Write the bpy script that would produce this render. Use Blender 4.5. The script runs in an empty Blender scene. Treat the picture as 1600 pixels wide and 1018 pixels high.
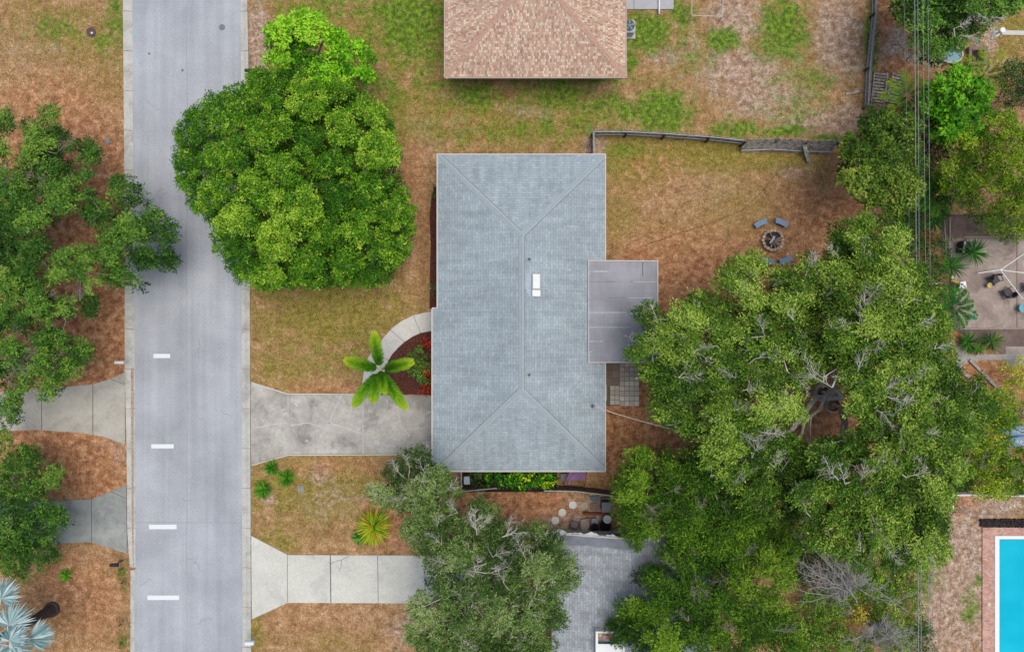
import bpy, math, random
import numpy as np
from mathutils import Vector
R = math.radians
random.seed(7); RNG = np.random.default_rng(11)
SC = bpy.context.scene
COL = SC.collection

# ------------------------------------------------------------ camera, light
H = 44.5            # flying height above the ground, metres
S = 24.0            # photo pixels per metre on the ground
cam = bpy.data.cameras.new('camera'); camo = bpy.data.objects.new('camera', cam); COL.objects.link(camo)
cam.sensor_width = 36; cam.lens = 36 * H / (1600 / S)
cam.clip_start = 0.5; cam.clip_end = 1500
camo.location = (0, 0, H); camo.rotation_euler = (0, 0, 0)
SC.camera = camo
SC.view_settings.view_transform = 'Standard'; SC.view_settings.look = 'None'
SC.view_settings.gamma = 1; SC.view_settings.exposure = 0.81
w = bpy.data.worlds.new('World'); SC.world = w; w.use_nodes = True
nt = w.node_tree; nt.nodes.clear()
sky = nt.nodes.new('ShaderNodeTexSky'); sky.sky_type = 'NISHITA'; sky.sun_disc = False
SUN_EL, SUN_AZ = R(79), R(80)          # azimuth measured from +Y towards +X
sky.sun_elevation = SUN_EL; sky.sun_rotation = SUN_AZ
sky.air_density = 1.0; sky.dust_density = 3.0; sky.ozone_density = 1.0
bg = nt.nodes.new('ShaderNodeBackground'); bg.inputs[1].default_value = 0.105
wo = nt.nodes.new('ShaderNodeOutputWorld')
nt.links.new(sky.outputs[0], bg.inputs[0]); nt.links.new(bg.outputs[0], wo.inputs[0])
sl = bpy.data.lights.new('sun', 'SUN'); sl.energy = 1.7; sl.angle = R(48); sl.color = (1, 0.955, 0.90)
so = bpy.data.objects.new('sun', sl); COL.objects.link(so)
sd = Vector((math.sin(SUN_AZ) * math.cos(SUN_EL), math.cos(SUN_AZ) * math.cos(SUN_EL), math.sin(SUN_EL)))
so.rotation_euler = sd.to_track_quat('Z', 'Y').to_euler(); so.location = (-30, 30, 60)

# ------------------------------------------------------------ helpers
KF = np.array([1.62, 1.58, 1.64])       # light on level ground: albedo = shown / KF
def lin(c):
    c = np.array(c, float) / 255
    return np.where(c <= .04045, c / 12.92, ((c + .055) / 1.055) ** 2.4)
def A(r, g, b, k=1.0):
    v = lin((r, g, b)) / KF * k
    return (float(v[0]), float(v[1]), float(v[2]), 1.0)
def P(px, py, z=0.0):
    f = (H - z) / H / S
    return ((px - 800) * f, (509 - py) * f, z)
def X(px, z=0): return P(px, 509, z)[0]
def Y(py, z=0): return P(800, py, z)[1]

ORG = {}
def tag(o, label=None, cat=None, group=None, kind=None):
    if label: o['label'] = label
    if cat: o['category'] = cat
    if group: o['group'] = group
    if kind: o['kind'] = kind
    return o
def thing(name, label, cat, loc, group=None):
    o = bpy.data.objects.new(name, None); COL.objects.link(o); o.location = loc
    o.empty_display_size = .2
    ORG[o] = np.array(loc, float)
    return tag(o, label, cat, group)
def link(name, me, mat, parent=None, org=(0, 0, 0)):
    o = bpy.data.objects.new(name, me); COL.objects.link(o)
    if mat: me.materials.append(mat)
    if parent is not None:
        o.parent = parent; ORG[o] = ORG[parent]
    else:
        o.location = org; ORG[o] = np.array(org, float)
    return o
def npmesh(name, V, F, mat, parent=None, org=None, col=None, smooth=False, uv=None):
    """V (n,3); F (m,k) array or list of tuples; col (m,3) per face"""
    me = bpy.data.meshes.new(name)
    o3 = ORG[parent] if parent is not None else np.array(org if org is not None else (0, 0, 0), float)
    V = np.asarray(V, np.float32) - o3.astype(np.float32)
    if isinstance(F, np.ndarray):
        m, k = F.shape; flat = F.ravel(); starts = np.arange(m) * k
    else:
        m = len(F); flat = np.array([i for f in F for i in f]); ln = np.array([len(f) for f in F])
        starts = np.concatenate([[0], np.cumsum(ln)[:-1]])
    me.vertices.add(len(V)); me.vertices.foreach_set('co', V.ravel())
    me.loops.add(len(flat)); me.loops.foreach_set('vertex_index', flat.astype(np.int32))
    me.polygons.add(m); me.polygons.foreach_set('loop_start', starts.astype(np.int32))
    me.update(calc_edges=True)
    me.polygons.foreach_set('use_smooth', np.full(m, bool(smooth)))
    if col is not None:
        a = me.attributes.new('tint', 'FLOAT_VECTOR', 'FACE')
        a.data.foreach_set('vector', np.asarray(col, np.float32).ravel())
    if uv is not None:
        u = me.uv_layers.new(name='UVMap'); u.data.foreach_set('uv', np.asarray(uv, np.float32).ravel())
    return link(name, me, mat, parent, tuple(o3))

class MB:
    def __init__(s): s.v = []; s.f = []; s.c = []; s.cur = (1, 1, 1)
    def add(s, vs, fs):
        b = len(s.v); s.v += [tuple(p) for p in vs]
        for f in fs: s.f.append(tuple(b + i for i in f)); s.c.append(s.cur[:3])
        return s
    def box(s, c, sz, rz=0, tilt=None, bev=0):
        cx, cy, cz = c; hx, hy, hz = sz[0] / 2, sz[1] / 2, sz[2] / 2
        ca, sa = math.cos(rz), math.sin(rz)
        if bev:
            b = bev; ring = [(-hx + b, -hy), (hx - b, -hy), (hx, -hy + b), (hx, hy - b), (hx - b, hy), (-hx + b, hy), (-hx, hy - b), (-hx, -hy + b)]
            ri = [(x * (1 - b / hx), y * (1 - b / hy)) for x, y in ring]
            vs = [(x, y, -hz) for x, y in ring] + [(x, y, hz - b) for x, y in ring] + [(x, y, hz) for x, y in ri]
            fs = [tuple(range(7, -1, -1)), tuple(range(16, 24))]
            for L in (0, 8): fs += [(L + i, L + (i + 1) % 8, L + 8 + (i + 1) % 8, L + 8 + i) for i in range(8)]
        else:
            vs = [(x, y, z) for z in (-hz, hz) for x, y in ((-hx, -hy), (hx, -hy), (hx, hy), (-hx, hy))]
            fs = [(3, 2, 1, 0), (4, 5, 6, 7), (0, 1, 5, 4), (1, 2, 6, 5), (2, 3, 7, 6), (3, 0, 4, 7)]
        out = []
        for x, y, z in vs:
            if tilt: z += x * tilt[0] + y * tilt[1]
            out.append((cx + x * ca - y * sa, cy + x * sa + y * ca, cz + z))
        return s.add(out, fs)
    def bar(s, a, b, w, h):
        a = Vector(a); b = Vector(b); d = b - a
        if d.length < 1e-6: return s
        d.normalize(); up = Vector((0, 0, 1)) if abs(d.z) < .95 else Vector((1, 0, 0))
        x = d.cross(up).normalized(); y = x.cross(d).normalized(); x *= w / 2; y *= h / 2
        vs = [a - x - y, a + x - y, a + x + y, a - x + y, b - x - y, b + x - y, b + x + y, b - x + y]
        return s.add(vs, [(0, 1, 2, 3), (7, 6, 5, 4), (0, 4, 5, 1), (1, 5, 6, 2), (2, 6, 7, 3), (3, 7, 4, 0)])
    def tube(s, pts, rad, n=6, cap=True):
        pts = [Vector(p) for p in pts]; m = len(pts)
        if not hasattr(rad, '__len__'): rad = [rad] * m
        vs = []; px = None
        for i, p in enumerate(pts):
            d = (pts[min(i + 1, m - 1)] - pts[max(i - 1, 0)])
            if d.length < 1e-9: d = Vector((0, 0, 1))
            d.normalize()
            x = d.orthogonal().normalized() if px is None else (px - d * px.dot(d))
            if x.length < 1e-6: x = d.orthogonal()
            x.normalize(); y = d.cross(x); px = x
            for k in range(n):
                a = 2 * math.pi * k / n
                vs.append(p + (x * math.cos(a) + y * math.sin(a)) * rad[i])
        fs = [(i * n + k, i * n + (k + 1) % n, (i + 1) * n + (k + 1) % n, (i + 1) * n + k) for i in range(m - 1) for k in range(n)]
        if cap: fs += [tuple(range(n - 1, -1, -1)), tuple((m - 1) * n + k for k in range(n))]
        return s.add(vs, fs)
    def lathe(s, c, prof, n=20, sq=1.0, rz=0):
        vs = []; ca, sa = math.cos(rz), math.sin(rz)
        for r, z in prof:
            for k in range(n):
                a = 2 * math.pi * k / n; x, y = r * math.cos(a), r * sq * math.sin(a)
                vs.append((c[0] + x * ca - y * sa, c[1] + x * sa + y * ca, c[2] + z))
        m = len(prof)
        fs = [(i * n + k, i * n + (k + 1) % n, (i + 1) * n + (k + 1) % n, (i + 1) * n + k) for i in range(m - 1) for k in range(n)]
        fs += [tuple(range(n - 1, -1, -1)), tuple((m - 1) * n + k for k in range(n))]
        return s.add(vs, fs)
    def prism(s, poly, z0, z1, bottom=True):
        n = len(poly); ar = sum(poly[i][0] * poly[(i + 1) % n][1] - poly[(i + 1) % n][0] * poly[i][1] for i in range(n))
        if ar < 0: poly = poly[::-1]
        vs = [(p[0], p[1], z0) for p in poly] + [(p[0], p[1], z1) for p in poly]
        fs = [tuple(range(n, 2 * n))] + [(i, (i + 1) % n, n + (i + 1) % n, n + i) for i in range(n)]
        if bottom: fs.append(tuple(range(n - 1, -1, -1)))
        return s.add(vs, fs)
    def out(s, name, mat, parent=None, org=None, smooth=False, tint=False):
        if parent is None and org is None:
            V = np.array(s.v); org = (float(V[:, 0].mean()), float(V[:, 1].mean()), float(V[:, 2].min()))
        return npmesh(name, np.array(s.v), s.f, mat, parent, org, np.array(s.c) if tint else None, smooth)
def solo(name, mb, mat, label, cat, group=None, smooth=False, tint=False):
    return tag(mb.out(name, mat, smooth=smooth, tint=tint), label, cat, group)
def structure(name, mb, mat, tint=False, kind='structure'):
    o = mb.out(name, mat, org=(0, 0, 0), tint=tint); o['kind'] = kind; return o
def pxy(pts, z=0): return [P(a, b, z)[:2] for a, b in pts]

# ------------------------------------------------------------ node helper
class NT:
    def __init__(s, name, rough=.8, spec=.3):
        s.m = bpy.data.materials.new(name); s.m.use_nodes = True; s.t = s.m.node_tree
        s.b = s.t.nodes['Principled BSDF']; s.o = s.t.nodes['Material Output']
        s.b.inputs['Roughness'].default_value = rough; s.b.inputs['Specular IOR Level'].default_value = spec
    def n(s, ty, **kw):
        nd = s.t.nodes.new('ShaderNode' + ty)
        for k, v in kw.items(): setattr(nd, k, v)
        return nd
    def set(s, sock, v):
        if hasattr(v, 'is_output') or isinstance(v, bpy.types.NodeSocket): s.t.links.new(v, sock)
        elif v is not None: sock.default_value = v
    def pos(s): return s.n('NewGeometry').outputs['Position']
    def objc(s): return s.n('TexCoord').outputs['Object']
    def map(s, v, sc=(1, 1, 1), rot=(0, 0, 0)):
        m = s.n('Mapping'); s.set(m.inputs[0], v); m.inputs['Scale'].default_value = sc; m.inputs['Rotation'].default_value = rot
        return m.outputs[0]
    def noise(s, v, scale, detail=4, rough=.55, dist=0):
        t = s.n('TexNoise'); s.set(t.inputs['Vector'], v); t.inputs['Scale'].default_value = scale
        t.inputs['Detail'].default_value = detail; t.inputs['Roughness'].default_value = rough; t.inputs['Distortion'].default_value = dist
        return t.outputs['Fac']
    def vor(s, v, scale, feat='F1', out='Distance'):
        t = s.n('TexVoronoi', feature=feat); s.set(t.inputs['Vector'], v); t.inputs['Scale'].default_value = scale
        return t.outputs[out]
    def math(s, op, a, b=None, c=None, clamp=False):
        m = s.n('Math', operation=op, use_clamp=clamp); s.set(m.inputs[0], a)
        if b is not None: s.set(m.inputs[1], b)
        if c is not None: s.set(m.inputs[2], c)
        return m.outputs[0]
    def step(s, v, lo, hi, a=0., b=1.):
        m = s.n('MapRange', interpolation_type='SMOOTHSTEP'); s.set(m.inputs[0], v)
        for i, q in enumerate((lo, hi, a, b)): m.inputs[i + 1].default_value = q
        return m.outputs[0]
    def mix(s, f, a, b, mode='MIX'):
        m = s.n('Mix', data_type='RGBA', blend_type=mode); s.set(m.inputs[0], f); s.set(m.inputs[6], a); s.set(m.inputs[7], b)
        return m.outputs[2]
    def ramp(s, f, stops, const=False):
        r = s.n('ValToRGB'); s.set(r.inputs[0], f); e = r.color_ramp.elements
        if const: r.color_ramp.interpolation = 'CONSTANT'
        while len(e) < len(stops): e.new(1)
        for el, (p, c) in zip(e, stops):
            el.position = p; el.color = c if hasattr(c, '__len__') else (c, c, c, 1)
        return r.outputs[0]
    def attr(s, name, out='Color'):
        a = s.n('Attribute', attribute_name=name); return a.outputs[out]
    def sep(s, c):
        x = s.n('SeparateColor'); s.set(x.inputs[0], c); return x.outputs
    def bump(s, h, st=.3, dist=.02):
        b = s.n('Bump'); b.inputs['Strength'].default_value = st; b.inputs['Distance'].default_value = dist
        s.set(b.inputs['Height'], h); s.t.links.new(b.outputs[0], s.b.inputs['Normal'])
    def col(s, c): s.set(s.b.inputs['Base Color'], c); return s
def simple(name, c, rough=.7, spec=.3, var=.25, scale=6, metal=0, c2=None, bump=0):
    n = NT(name, rough, spec); n.b.inputs['Metallic'].default_value = metal
    v = n.pos(); f = n.noise(v, scale, 5, .6)
    d = c2 or tuple([c[i] * (1 - var) for i in range(3)] + [1])
    n.col(n.ramp(f, [(.3, d), (.68, c)]))
    if bump: n.bump(n.noise(v, scale * 6, 4), bump, .02)
    return n.m
def tinted(name, rough=.7, spec=.3, var=.25, scale=8, trans=0.0, bump=0):
    n = NT(name, rough, spec); v = n.pos(); c = n.attr('tint')
    if var: c = n.mix(1.0, c, n.ramp(n.noise(v, scale, 4), [(.3, 1 - var), (.7, 1 + var * .4)]), 'MULTIPLY')
    n.col(c)
    if bump: n.bump(n.noise(v, scale * 4, 4), bump, .02)
    if trans:
        t = n.n('BsdfTranslucent'); n.set(t.inputs[0], c); mx = n.n('MixShader'); mx.inputs[0].default_value = trans
        n.t.links.new(n.b.outputs[0], mx.inputs[1]); n.t.links.new(t.outputs[0], mx.inputs[2]); n.t.links.new(mx.outputs[0], n.o.inputs[0])
    return n.m
def shingle(name, stops, mortar, bw=.33, rh=.15, ms=.012, blotch=.18, streak=.10):
    n = NT(name, .9, .2); uv = n.n('TexCoord').outputs['UV']
    b = n.n('TexBrick'); n.set(b.inputs['Vector'], uv); b.offset = .5
    b.inputs['Color1'].default_value = (0, 0, 0, 1); b.inputs['Color2'].default_value = (1, 1, 1, 1); b.inputs['Mortar'].default_value = (.5, .5, .5, 1)
    b.inputs['Scale'].default_value = 1; b.inputs['Brick Width'].default_value = bw; b.inputs['Row Height'].default_value = rh
    b.inputs['Mortar Size'].default_value = ms; b.inputs['Mortar Smooth'].default_value = .3; b.inputs['Bias'].default_value = 0
    c = n.ramp(b.outputs['Color'], stops)
    c = n.mix(b.outputs['Fac'], c, mortar)
    p = n.pos()
    c = n.mix(1, c, n.ramp(n.noise(p, .35, 7, .65), [(.36, 1 - blotch), (.62, 1 + blotch * .6)]), 'MULTIPLY')
    c = n.mix(1, c, n.ramp(n.noise(n.map(uv, (2.2, .35, 1)), 1.3, 4), [(.38, 1 - streak), (.62, 1 + streak * .6)]), 'MULTIPLY')
    c = n.mix(1, c, n.ramp(n.noise(p, 9, 5, .75), [(.38, .87), (.62, 1.11)]), 'MULTIPLY')
    n.col(c); n.bump(n.math('SUBTRACT', 1, b.outputs['Fac']), .5, .01)
    return n.m
# ------------------------------------------------------------ ground sheet
def axis(a, fine):
    f = np.arange(-a, a + 1e-6, fine)
    o = np.array([a + 3, a + 9, a + 25, a + 70, a + 200, a + 500.])
    return np.concatenate([-o[::-1], f, o])
gx, gy = axis(37, .28), axis(25, .28)
GX, GY = np.meshgrid(gx, gy)
PX, PY = GX * S + 800, 509 - GY * S
def blobs(L):
    w_ = np.zeros_like(PX)
    for b in L:
        x, y, rx, ry, st = b[:5]
        d = np.sqrt(((PX - x) / rx) ** 2 + ((PY - y) / ry) ** 2)
        w_ = np.maximum(w_, st * np.clip(1.35 - d * .75, 0, 1))
    return w_
green = blobs([(180, 30, 14, 60, .7), (85, 45, 40, 22, .55), (165, 70, 18, 20, .5), (640, 30, 55, 60, .9), (670, 90, 30, 40, .6), (540, 10, 110, 20, .5),
    (585, 40, 22, 40, .5), (600, 150, 30, 40, .55), (740, 150, 38, 20, .85), (690, 140, 50, 25, .45), (870, 150, 60, 24, .75), (940, 165, 60, 22, .7), (1035, 175, 38, 28, 1.15),
    (985, 175, 30, 20, .8), (900, 125, 90, 8, .7), (1010, 50, 32, 28, 1.1), (985, 90, 12, 26, .8), (1065, 20, 22, 20, .8), (1130, 62, 24, 16, 1.05), (1225, 45, 34, 46, .95),
    (1260, 125, 50, 20, .55), (1150, 200, 36, 14, .85), (1225, 205, 40, 8, .9), (1290, 216, 24, 6, .9), (1085, 95, 30, 20, .5), (1060, 60, 30, 20, .5), (1200, 75, 26, 20, .7), (1240, 170, 50, 24, .5),
    (1362, 60, 9, 50, 1.0), (1358, 150, 8, 30, .6), (860, 200, 140, 20, .5), (700, 205, 80, 20, .35), (980, 235, 30, 12, .55), (960, 250, 12, 20, .4), (1420, 330, 26, 20, .8),
    (1520, 70, 30, 12, .3), (1455, 900, 18, 26, .5), (1515, 950, 12, 26, .7), (1530, 905, 6, 10, .8), (520, 560, 60, 30, .2), (1440, 915, 20, 18, .5), (190, 895, 7, 12, .6), (195, 918, 5, 10, .6), (193, 1000, 8, 12, .6), (40, 905, 14, 8, .6)])
olive = blobs([(520, 490, 110, 60, .7), (450, 580, 60, 40, .5), (560, 560, 60, 40, .5), (500, 760, 110, 50, .7), (430, 850, 40, 30, .5), (520, 1000, 50, 20, .35), (400, 985, 10, 30, .8),
    (640, 180, 90, 60, .6), (800, 190, 140, 40, .6), (1000, 250, 60, 40, .9), (1090, 240, 120, 30, .8), (970, 330, 30, 50, .5), (1230, 250, 60, 24, .6), (1150, 330, 90, 50, .35),
    (1050, 370, 60, 40, .3), (100, 70, 80, 50, .5), (150, 140, 50, 30, .4), (60, 20, 40, 20, .4), (600, 60, 100, 60, .6), (1250, 90, 90, 60, .4), (1100, 100, 90, 50, .4), (480, 20, 60, 20, .7),
    (1580, 40, 30, 30, .6), (1590, 65, 30, 30, .5), (100, 960, 50, 30, .3), (560, 620, 90, 10, .3)])
litter = blobs([(80, 300, 100, 150, .9), (100, 480, 90, 80, 1.0), (160, 560, 40, 60, 1.0), (90, 720, 80, 40, 1.05), (120, 930, 80, 70, .55), (150, 760, 50, 20, .8), (60, 640, 100, 80, 1), (160, 250, 40, 60, .7),
    (1150, 450, 160, 80, .75), (1000, 440, 40, 60, .8), (1290, 620, 200, 160, 1.2), (1100, 650, 160, 60, 1.2), (1000, 670, 70, 50, 1.2), (960, 700, 30, 40, 1.1), (1090, 400, 120, 50, .55),
    (1290, 340, 80, 60, .6), (1340, 250, 40, 40, .7), (790, 785, 90, 24, 1.0), (640, 800, 60, 60, .7), (680, 850, 40, 20, .8), (1340, 790, 120, 60, .5), (500, 960, 100, 40, .35), (540, 730, 110, 16, .45), (540, 605, 120, 14, .45),
    (650, 260, 26, 60, .45), (650, 360, 30, 80, .3), (1380, 30, 16, 40, 1.0), (1400, 110, 30, 20, .8), (1540, 610, 40, 40, 1.0), (1560, 660, 40, 30, .8), (1020, 280, 70, 60, .35), (1500, 785, 30, 10, .6)])
bare = blobs([(405, 60, 18, 60, .75), (470, 30, 30, 14, .3), (60, 90, 60, 50, .35), (130, 190, 60, 30, .4), (1150, 30, 40, 40, .75), (1310, 60, 40, 70, .7), (1160, 110, 80, 40, .65), (1200, 150, 60, 40, .7),
    (1270, 190, 60, 20, .7), (1320, 190, 30, 30, .7), (1040, 90, 40, 20, .5), (1080, 70, 16, 20, .5), (830, 175, 40, 14, .45), (710, 195, 30, 14, .3), (930, 225, 14, 20, .9), (1060, 300, 90, 40, .3), (940, 140, 40, 30, .2),
    (160, 710, 40, 20, .8), (150, 870, 50, 20, .3), (60, 940, 20, 20, .3), (500, 740, 24, 20, .55), (420, 780, 10, 10, .7), (660, 845, 22, 14, 1.1), (520, 780, 60, 30, .35), (640, 985, 40, 24, .6), (540, 960, 80, 24, .35),
    (850, 790, 60, 20, .9), (900, 800, 50, 24, .9), (700, 350, 20, 90, .2), (660, 235, 24, 50, .4), (1495, 900, 50, 100, 1.1), (1510, 790, 60, 20, 1.0), (1460, 960, 24, 60, 1.0), (1500, 600, 40, 40, .3), (1380, 120, 20, 50, .8), (1240, 270, 30, 10, .5)])
sand = blobs([(415, 24, 12, 7, 1.1), (414, 58, 10, 14, .9), (405, 95, 8, 8, .6), (1400, 66, 34, 24, 1.0), (1455, 92, 34, 16, 1.1), (1548, 60, 14, 26, 1.1), (1545, 100, 8, 20, .9), (1190, 152, 10, 14, .6), (1125, 95, 22, 5, .6), (1215, 170, 12, 10, .5),
    (1400, 120, 14, 12, .8), (1420, 90, 18, 8, .8), (1575, 790, 40, 12, .9), (1510, 830, 16, 30, .7), (1522, 870, 9, 50, .8), (1530, 980, 6, 30, .6), (22, 66, 14, 5, .5), (487, 790, 5, 5, .5), (423, 790, 10, 6, .5), (1290, 175, 14, 10, .4), (1590, 600, 14, 14, .4)])
n_y, n_x = GX.shape
V = np.stack([GX.ravel(), GY.ravel(), np.zeros(GX.size)], 1)
idx = np.arange(GX.size).reshape(n_y, n_x)
F = np.stack([idx[:-1, :-1].ravel(), idx[:-1, 1:].ravel(), idx[1:, 1:].ravel(), idx[1:, :-1].ravel()], 1)
g = NT('ground', .95, .1)
p = g.pos()
z1 = g.sep(g.attr('zone')); z2 = g.sep(g.attr('zone2'))
wob = g.math('SUBTRACT', g.noise(p, 1.1, 7, .62), .5)
wob2 = g.math('SUBTRACT', g.noise(p, 4.5, 6, .7), .5)
wb = g.math('ADD', g.math('MULTIPLY', wob, 1.6), g.math('MULTIPLY', wob2, 1.4))
def zone(a, lo=.35, hi=.75): return g.step(g.math('ADD', a, wb), lo - .16, hi - .14)
c = g.ramp(g.noise(p, 1.3, 9, .72), [(.36, A(134, 101, 66)), (.5, A(168, 131, 92)), (.64, A(198, 160, 124))])
c = g.mix(g.math('MULTIPLY', zone(z2[1], .15, .95), .9), c, g.ramp(g.noise(p, 3, 6), [(.36, A(112, 108, 34)), (.64, A(156, 142, 66))]))
c = g.mix(zone(z1[2], .35, .8), c, g.ramp(g.noise(p, 2.6, 7), [(.36, A(144, 116, 98)), (.5, A(176, 148, 128)), (.64, A(202, 178, 160))]))
c = g.mix(zone(z1[1], .3, .85), c, g.ramp(g.noise(p, 2.2, 7), [(.34, A(134, 90, 62)), (.5, A(180, 126, 90)), (.66, A(212, 162, 124))]))
c = g.mix(g.math('MULTIPLY', zone(z1[0], .22, 1.05), .95), c, g.ramp(g.noise(p, 3.2, 6), [(.36, A(66, 98, 24)), (.5, A(92, 126, 34)), (.64, A(126, 158, 46))]))
sn = g.math('ADD', z2[0], g.math('MULTIPLY', g.math('SUBTRACT', g.noise(p, 7, 7, .8), .5), 1.6))
c = g.mix(g.step(g.math('ADD', sn, wb), .6, 1.3, 0, .8), c, g.ramp(g.noise(p, 9, 5), [(.4, A(164, 152, 144)), (.6, A(216, 208, 200))]))
# scattered fallen leaves and crumbs
vc = g.vor(p, 9, 'F1', 'Color'); vd = g.vor(p, 9)
leafm = g.math('MULTIPLY', g.step(vd, .22, .34, 1, 0), g.step(g.sep(vc)[0], .5, .62))
c = g.mix(g.math('MULTIPLY', leafm, .42), c, g.ramp(g.sep(vc)[1], [(.1, A(110, 62, 40)), (.5, A(188, 132, 94)), (.9, A(216, 180, 150))]))
c = g.mix(1, c, g.ramp(g.noise(p, 5, 4, .7), [(.36, .76), (.5, 1.0), (.64, 1.22)]), 'MULTIPLY')
c = g.mix(1, c, g.ramp(g.noise(p, 12, 3, .8), [(.38, .64), (.5, 1.0), (.62, 1.4)]), 'MULTIPLY')
c = g.mix(g.step(g.noise(p, 7, 3, .6), .56, .7, 0, .35), c, A(150, 104, 92))
g.col(c); g.bump(g.noise(p, 16, 6, .7), .6, .05)
ground = npmesh('ground', V, F, g.m, org=(0, 0, 0)); ground['kind'] = 'structure'
for nm, ch in (('zone', (green, litter, bare)), ('zone2', (sand, olive, olive * 0))):
    a = ground.data.attributes.new(nm, 'FLOAT_COLOR', 'POINT')
    a.data.foreach_set('color', np.stack([q.ravel() for q in ch] + [np.ones(GX.size)], 1).astype(np.float32).ravel())

# ------------------------------------------------------------ road, gutters, driveways
n = NT('asphalt', .9, .2); p = n.pos()
c = n.ramp(n.noise(p, .25, 6, .6), [(.36, A(166, 168, 175)), (.62, A(186, 188, 195))])
c = n.mix(1, c, n.ramp(n.noise(n.map(p, (1.1, .03, 1)), 1.5, 4), [(.38, .91), (.62, 1.05)]), 'MULTIPLY')
c = n.mix(1, c, n.ramp(n.noise(p, 12, 4, .85), [(.38, .84), (.5, 1.0), (.62, 1.16)]), 'MULTIPLY')
c = n.mix(n.step(n.noise(p, 1.6, 8, .7), .60, .72, 0, .4), c, A(146, 146, 152))
n.col(c); n.bump(n.noise(p, 60, 3), .5, .01); M_asphalt = n.m
def concrete(name, c1, c2, stain, st=.5, sc=.5, streak=None):
    n = NT(name, .9, .2); p = n.pos()
    c = n.ramp(n.noise(p, sc, 7, .65), [(.3, c1), (.68, c2)])
    c = n.mix(n.step(n.noise(p, .55, 9, .72, .6), .47, .66, 0, st), c, stain)
    if streak: c = n.mix(n.step(n.noise(n.map(p, (1, 1, 1), (0, 0, .6)), .8, 6, .6, 2.2), .60, .68, 0, .6), c, streak)
    c = n.mix(1, c, n.ramp(n.noise(p, 10, 5, .8), [(.38, .87), (.62, 1.1)]), 'MULTIPLY')
    n.col(c); n.bump(n.noise(p, 40, 3), .25, .01); return n.m
M_gutter = concrete('gutter_concrete', A(186, 183, 176), A(208, 205, 199), A(150, 142, 132), .55, 1.2)
M_driveA = concrete('drive_tan', A(172, 166, 154), A(196, 190, 180), A(142, 138, 132), .5)
M_driveB = concrete('drive_grey', A(142, 146, 143), A(172, 174, 170), A(118, 122, 122), .6)
M_driveC = concrete('drive_old', A(164, 158, 150), A(204, 198, 190), A(128, 122, 118), .7, .7, A(214, 211, 206))
M_driveD = concrete('drive_bright', A(204, 201, 192), A(222, 219, 210), A(182, 180, 176), .5)
M_walk = concrete('walk_concrete', A(204, 200, 192), A(218, 214, 208), A(188, 184, 178), .4)
M_joint = simple('joint_dark', A(112, 106, 98), .95)
M_jl = simple('joint_light', A(196, 194, 190), .95)
M_white = simple('white_paint', A(238, 240, 240), .5, .4, .05)
M_roadpaint = simple('road_paint', A(240, 242, 244), .7, .3, .10, 14)

def ext(pts, fy=40):   # run an edge far past both frame edges
    (x0, y0), (x1, y1) = pts[0], pts[-1]
    return [(x0, -900)] + list(pts) + [(x1, 2000)]
Lo = ext([(193, 0), (196, 340), (196, 580), (199, 700), (200, 860), (204, 885), (205, 1018)])
Li = ext([(207, 0), (209, 340), (211, 600), (212, 888), (210, 890), (210, 1018)])
Ri = ext([(376, 0), (377, 300), (378, 650), (379, 1018)])
Ro = ext([(387, 0), (389, 110), (391, 450), (392, 760), (393, 1018)])
mb = MB(); mb.prism(pxy(Li + Ri[::-1]), -.05, .006, False); structure('road', mb, M_asphalt)
def interp(E, ys): return np.interp(ys, [q[1] for q in E], [q[0] for q in E])
def gutter(outer, inner, y0, y1, side):
    mb = MB(); ys = np.arange(y0, y1 + 1, 62.0)
    for a, b in zip(ys[:-1], ys[1:]):
        q = []
        for yy in (a + .35, b - .35):
            o_, i_ = interp(outer, [yy])[0], interp(inner, [yy])[0]
            q.append([P(i_, yy)[:2] + (.012,), P(i_ + (o_ - i_) * .42, yy)[:2] + (.022,), P(i_ + (o_ - i_) * .72, yy)[:2] + (.075,), P(o_, yy)[:2] + (.085,), P(o_, yy)[:2] + (-.05,)])
        vs = q[0] + q[1]
        fs = [(k, k + 1, 6 + k, 5 + k) if side > 0 else (k, 5 + k, 6 + k, k + 1) for k in range(4)]
        mb.add(vs, fs)
    return structure('gutter', mb, M_gutter)
gutter(Lo, Li, -850, 888, -1); gutter(Ro, Ri, -850, 1960, 1)
mb = MB(); mb.prism(pxy([(204, 890), (210, 890), (210, 1018), (210, 1900), (205, 1900), (204, 1018)]), -.05, .01, False); structure('road_edge', mb, M_gutter)
# rust-brown debris line in the left gutter
mb = MB(); mb.prism(pxy([(205, 575), (209, 575), (209, 885), (206, 885)]), .02, .03, False)
structure('gutter_debris', mb, simple('debris', A(150, 118, 98), .95, .1, .5, 9, c2=A(196, 186, 176)), kind='stuff')
for (a, b, x0, x1) in ((552.5, 559, 240, 266), (693.5, 700, 236.5, 271.5), (819, 826, 233, 276), (929.5, 936.5, 230.5, 280)):
    mb = MB(); mb.prism(pxy([(x0, a), (x1, a), (x1, b), (x0, b)]), .007, .0105, False); structure('road_marking', mb, M_roadpaint)
M_seam = simple('seam', A(150, 153, 163), .95)
mb = MB()
for x0, y0, x1, y1, w_ in ((212, 815, 376, 816, .5),):
    mb.prism(pxy([(x0, y0), (x1, y1), (x1, y1 + w_), (x0, y0 + w_)]), .008, .0095, False)
for k in range(5):
    pts = [(292 + k * .8 + random.gauss(0, .5), -20 + i * 24) for i in range(46)] if k == 0 else [(random.uniform(230, 360) + 0 * i, 0) for i in range(1)]
    for a_, b_ in zip(pts[:-1], pts[1:]): mb.bar(P(*a_, .0085), P(*b_, .0085), .022, .002)
structure('road_seam', mb, M_seam)
mb = MB()
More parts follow.
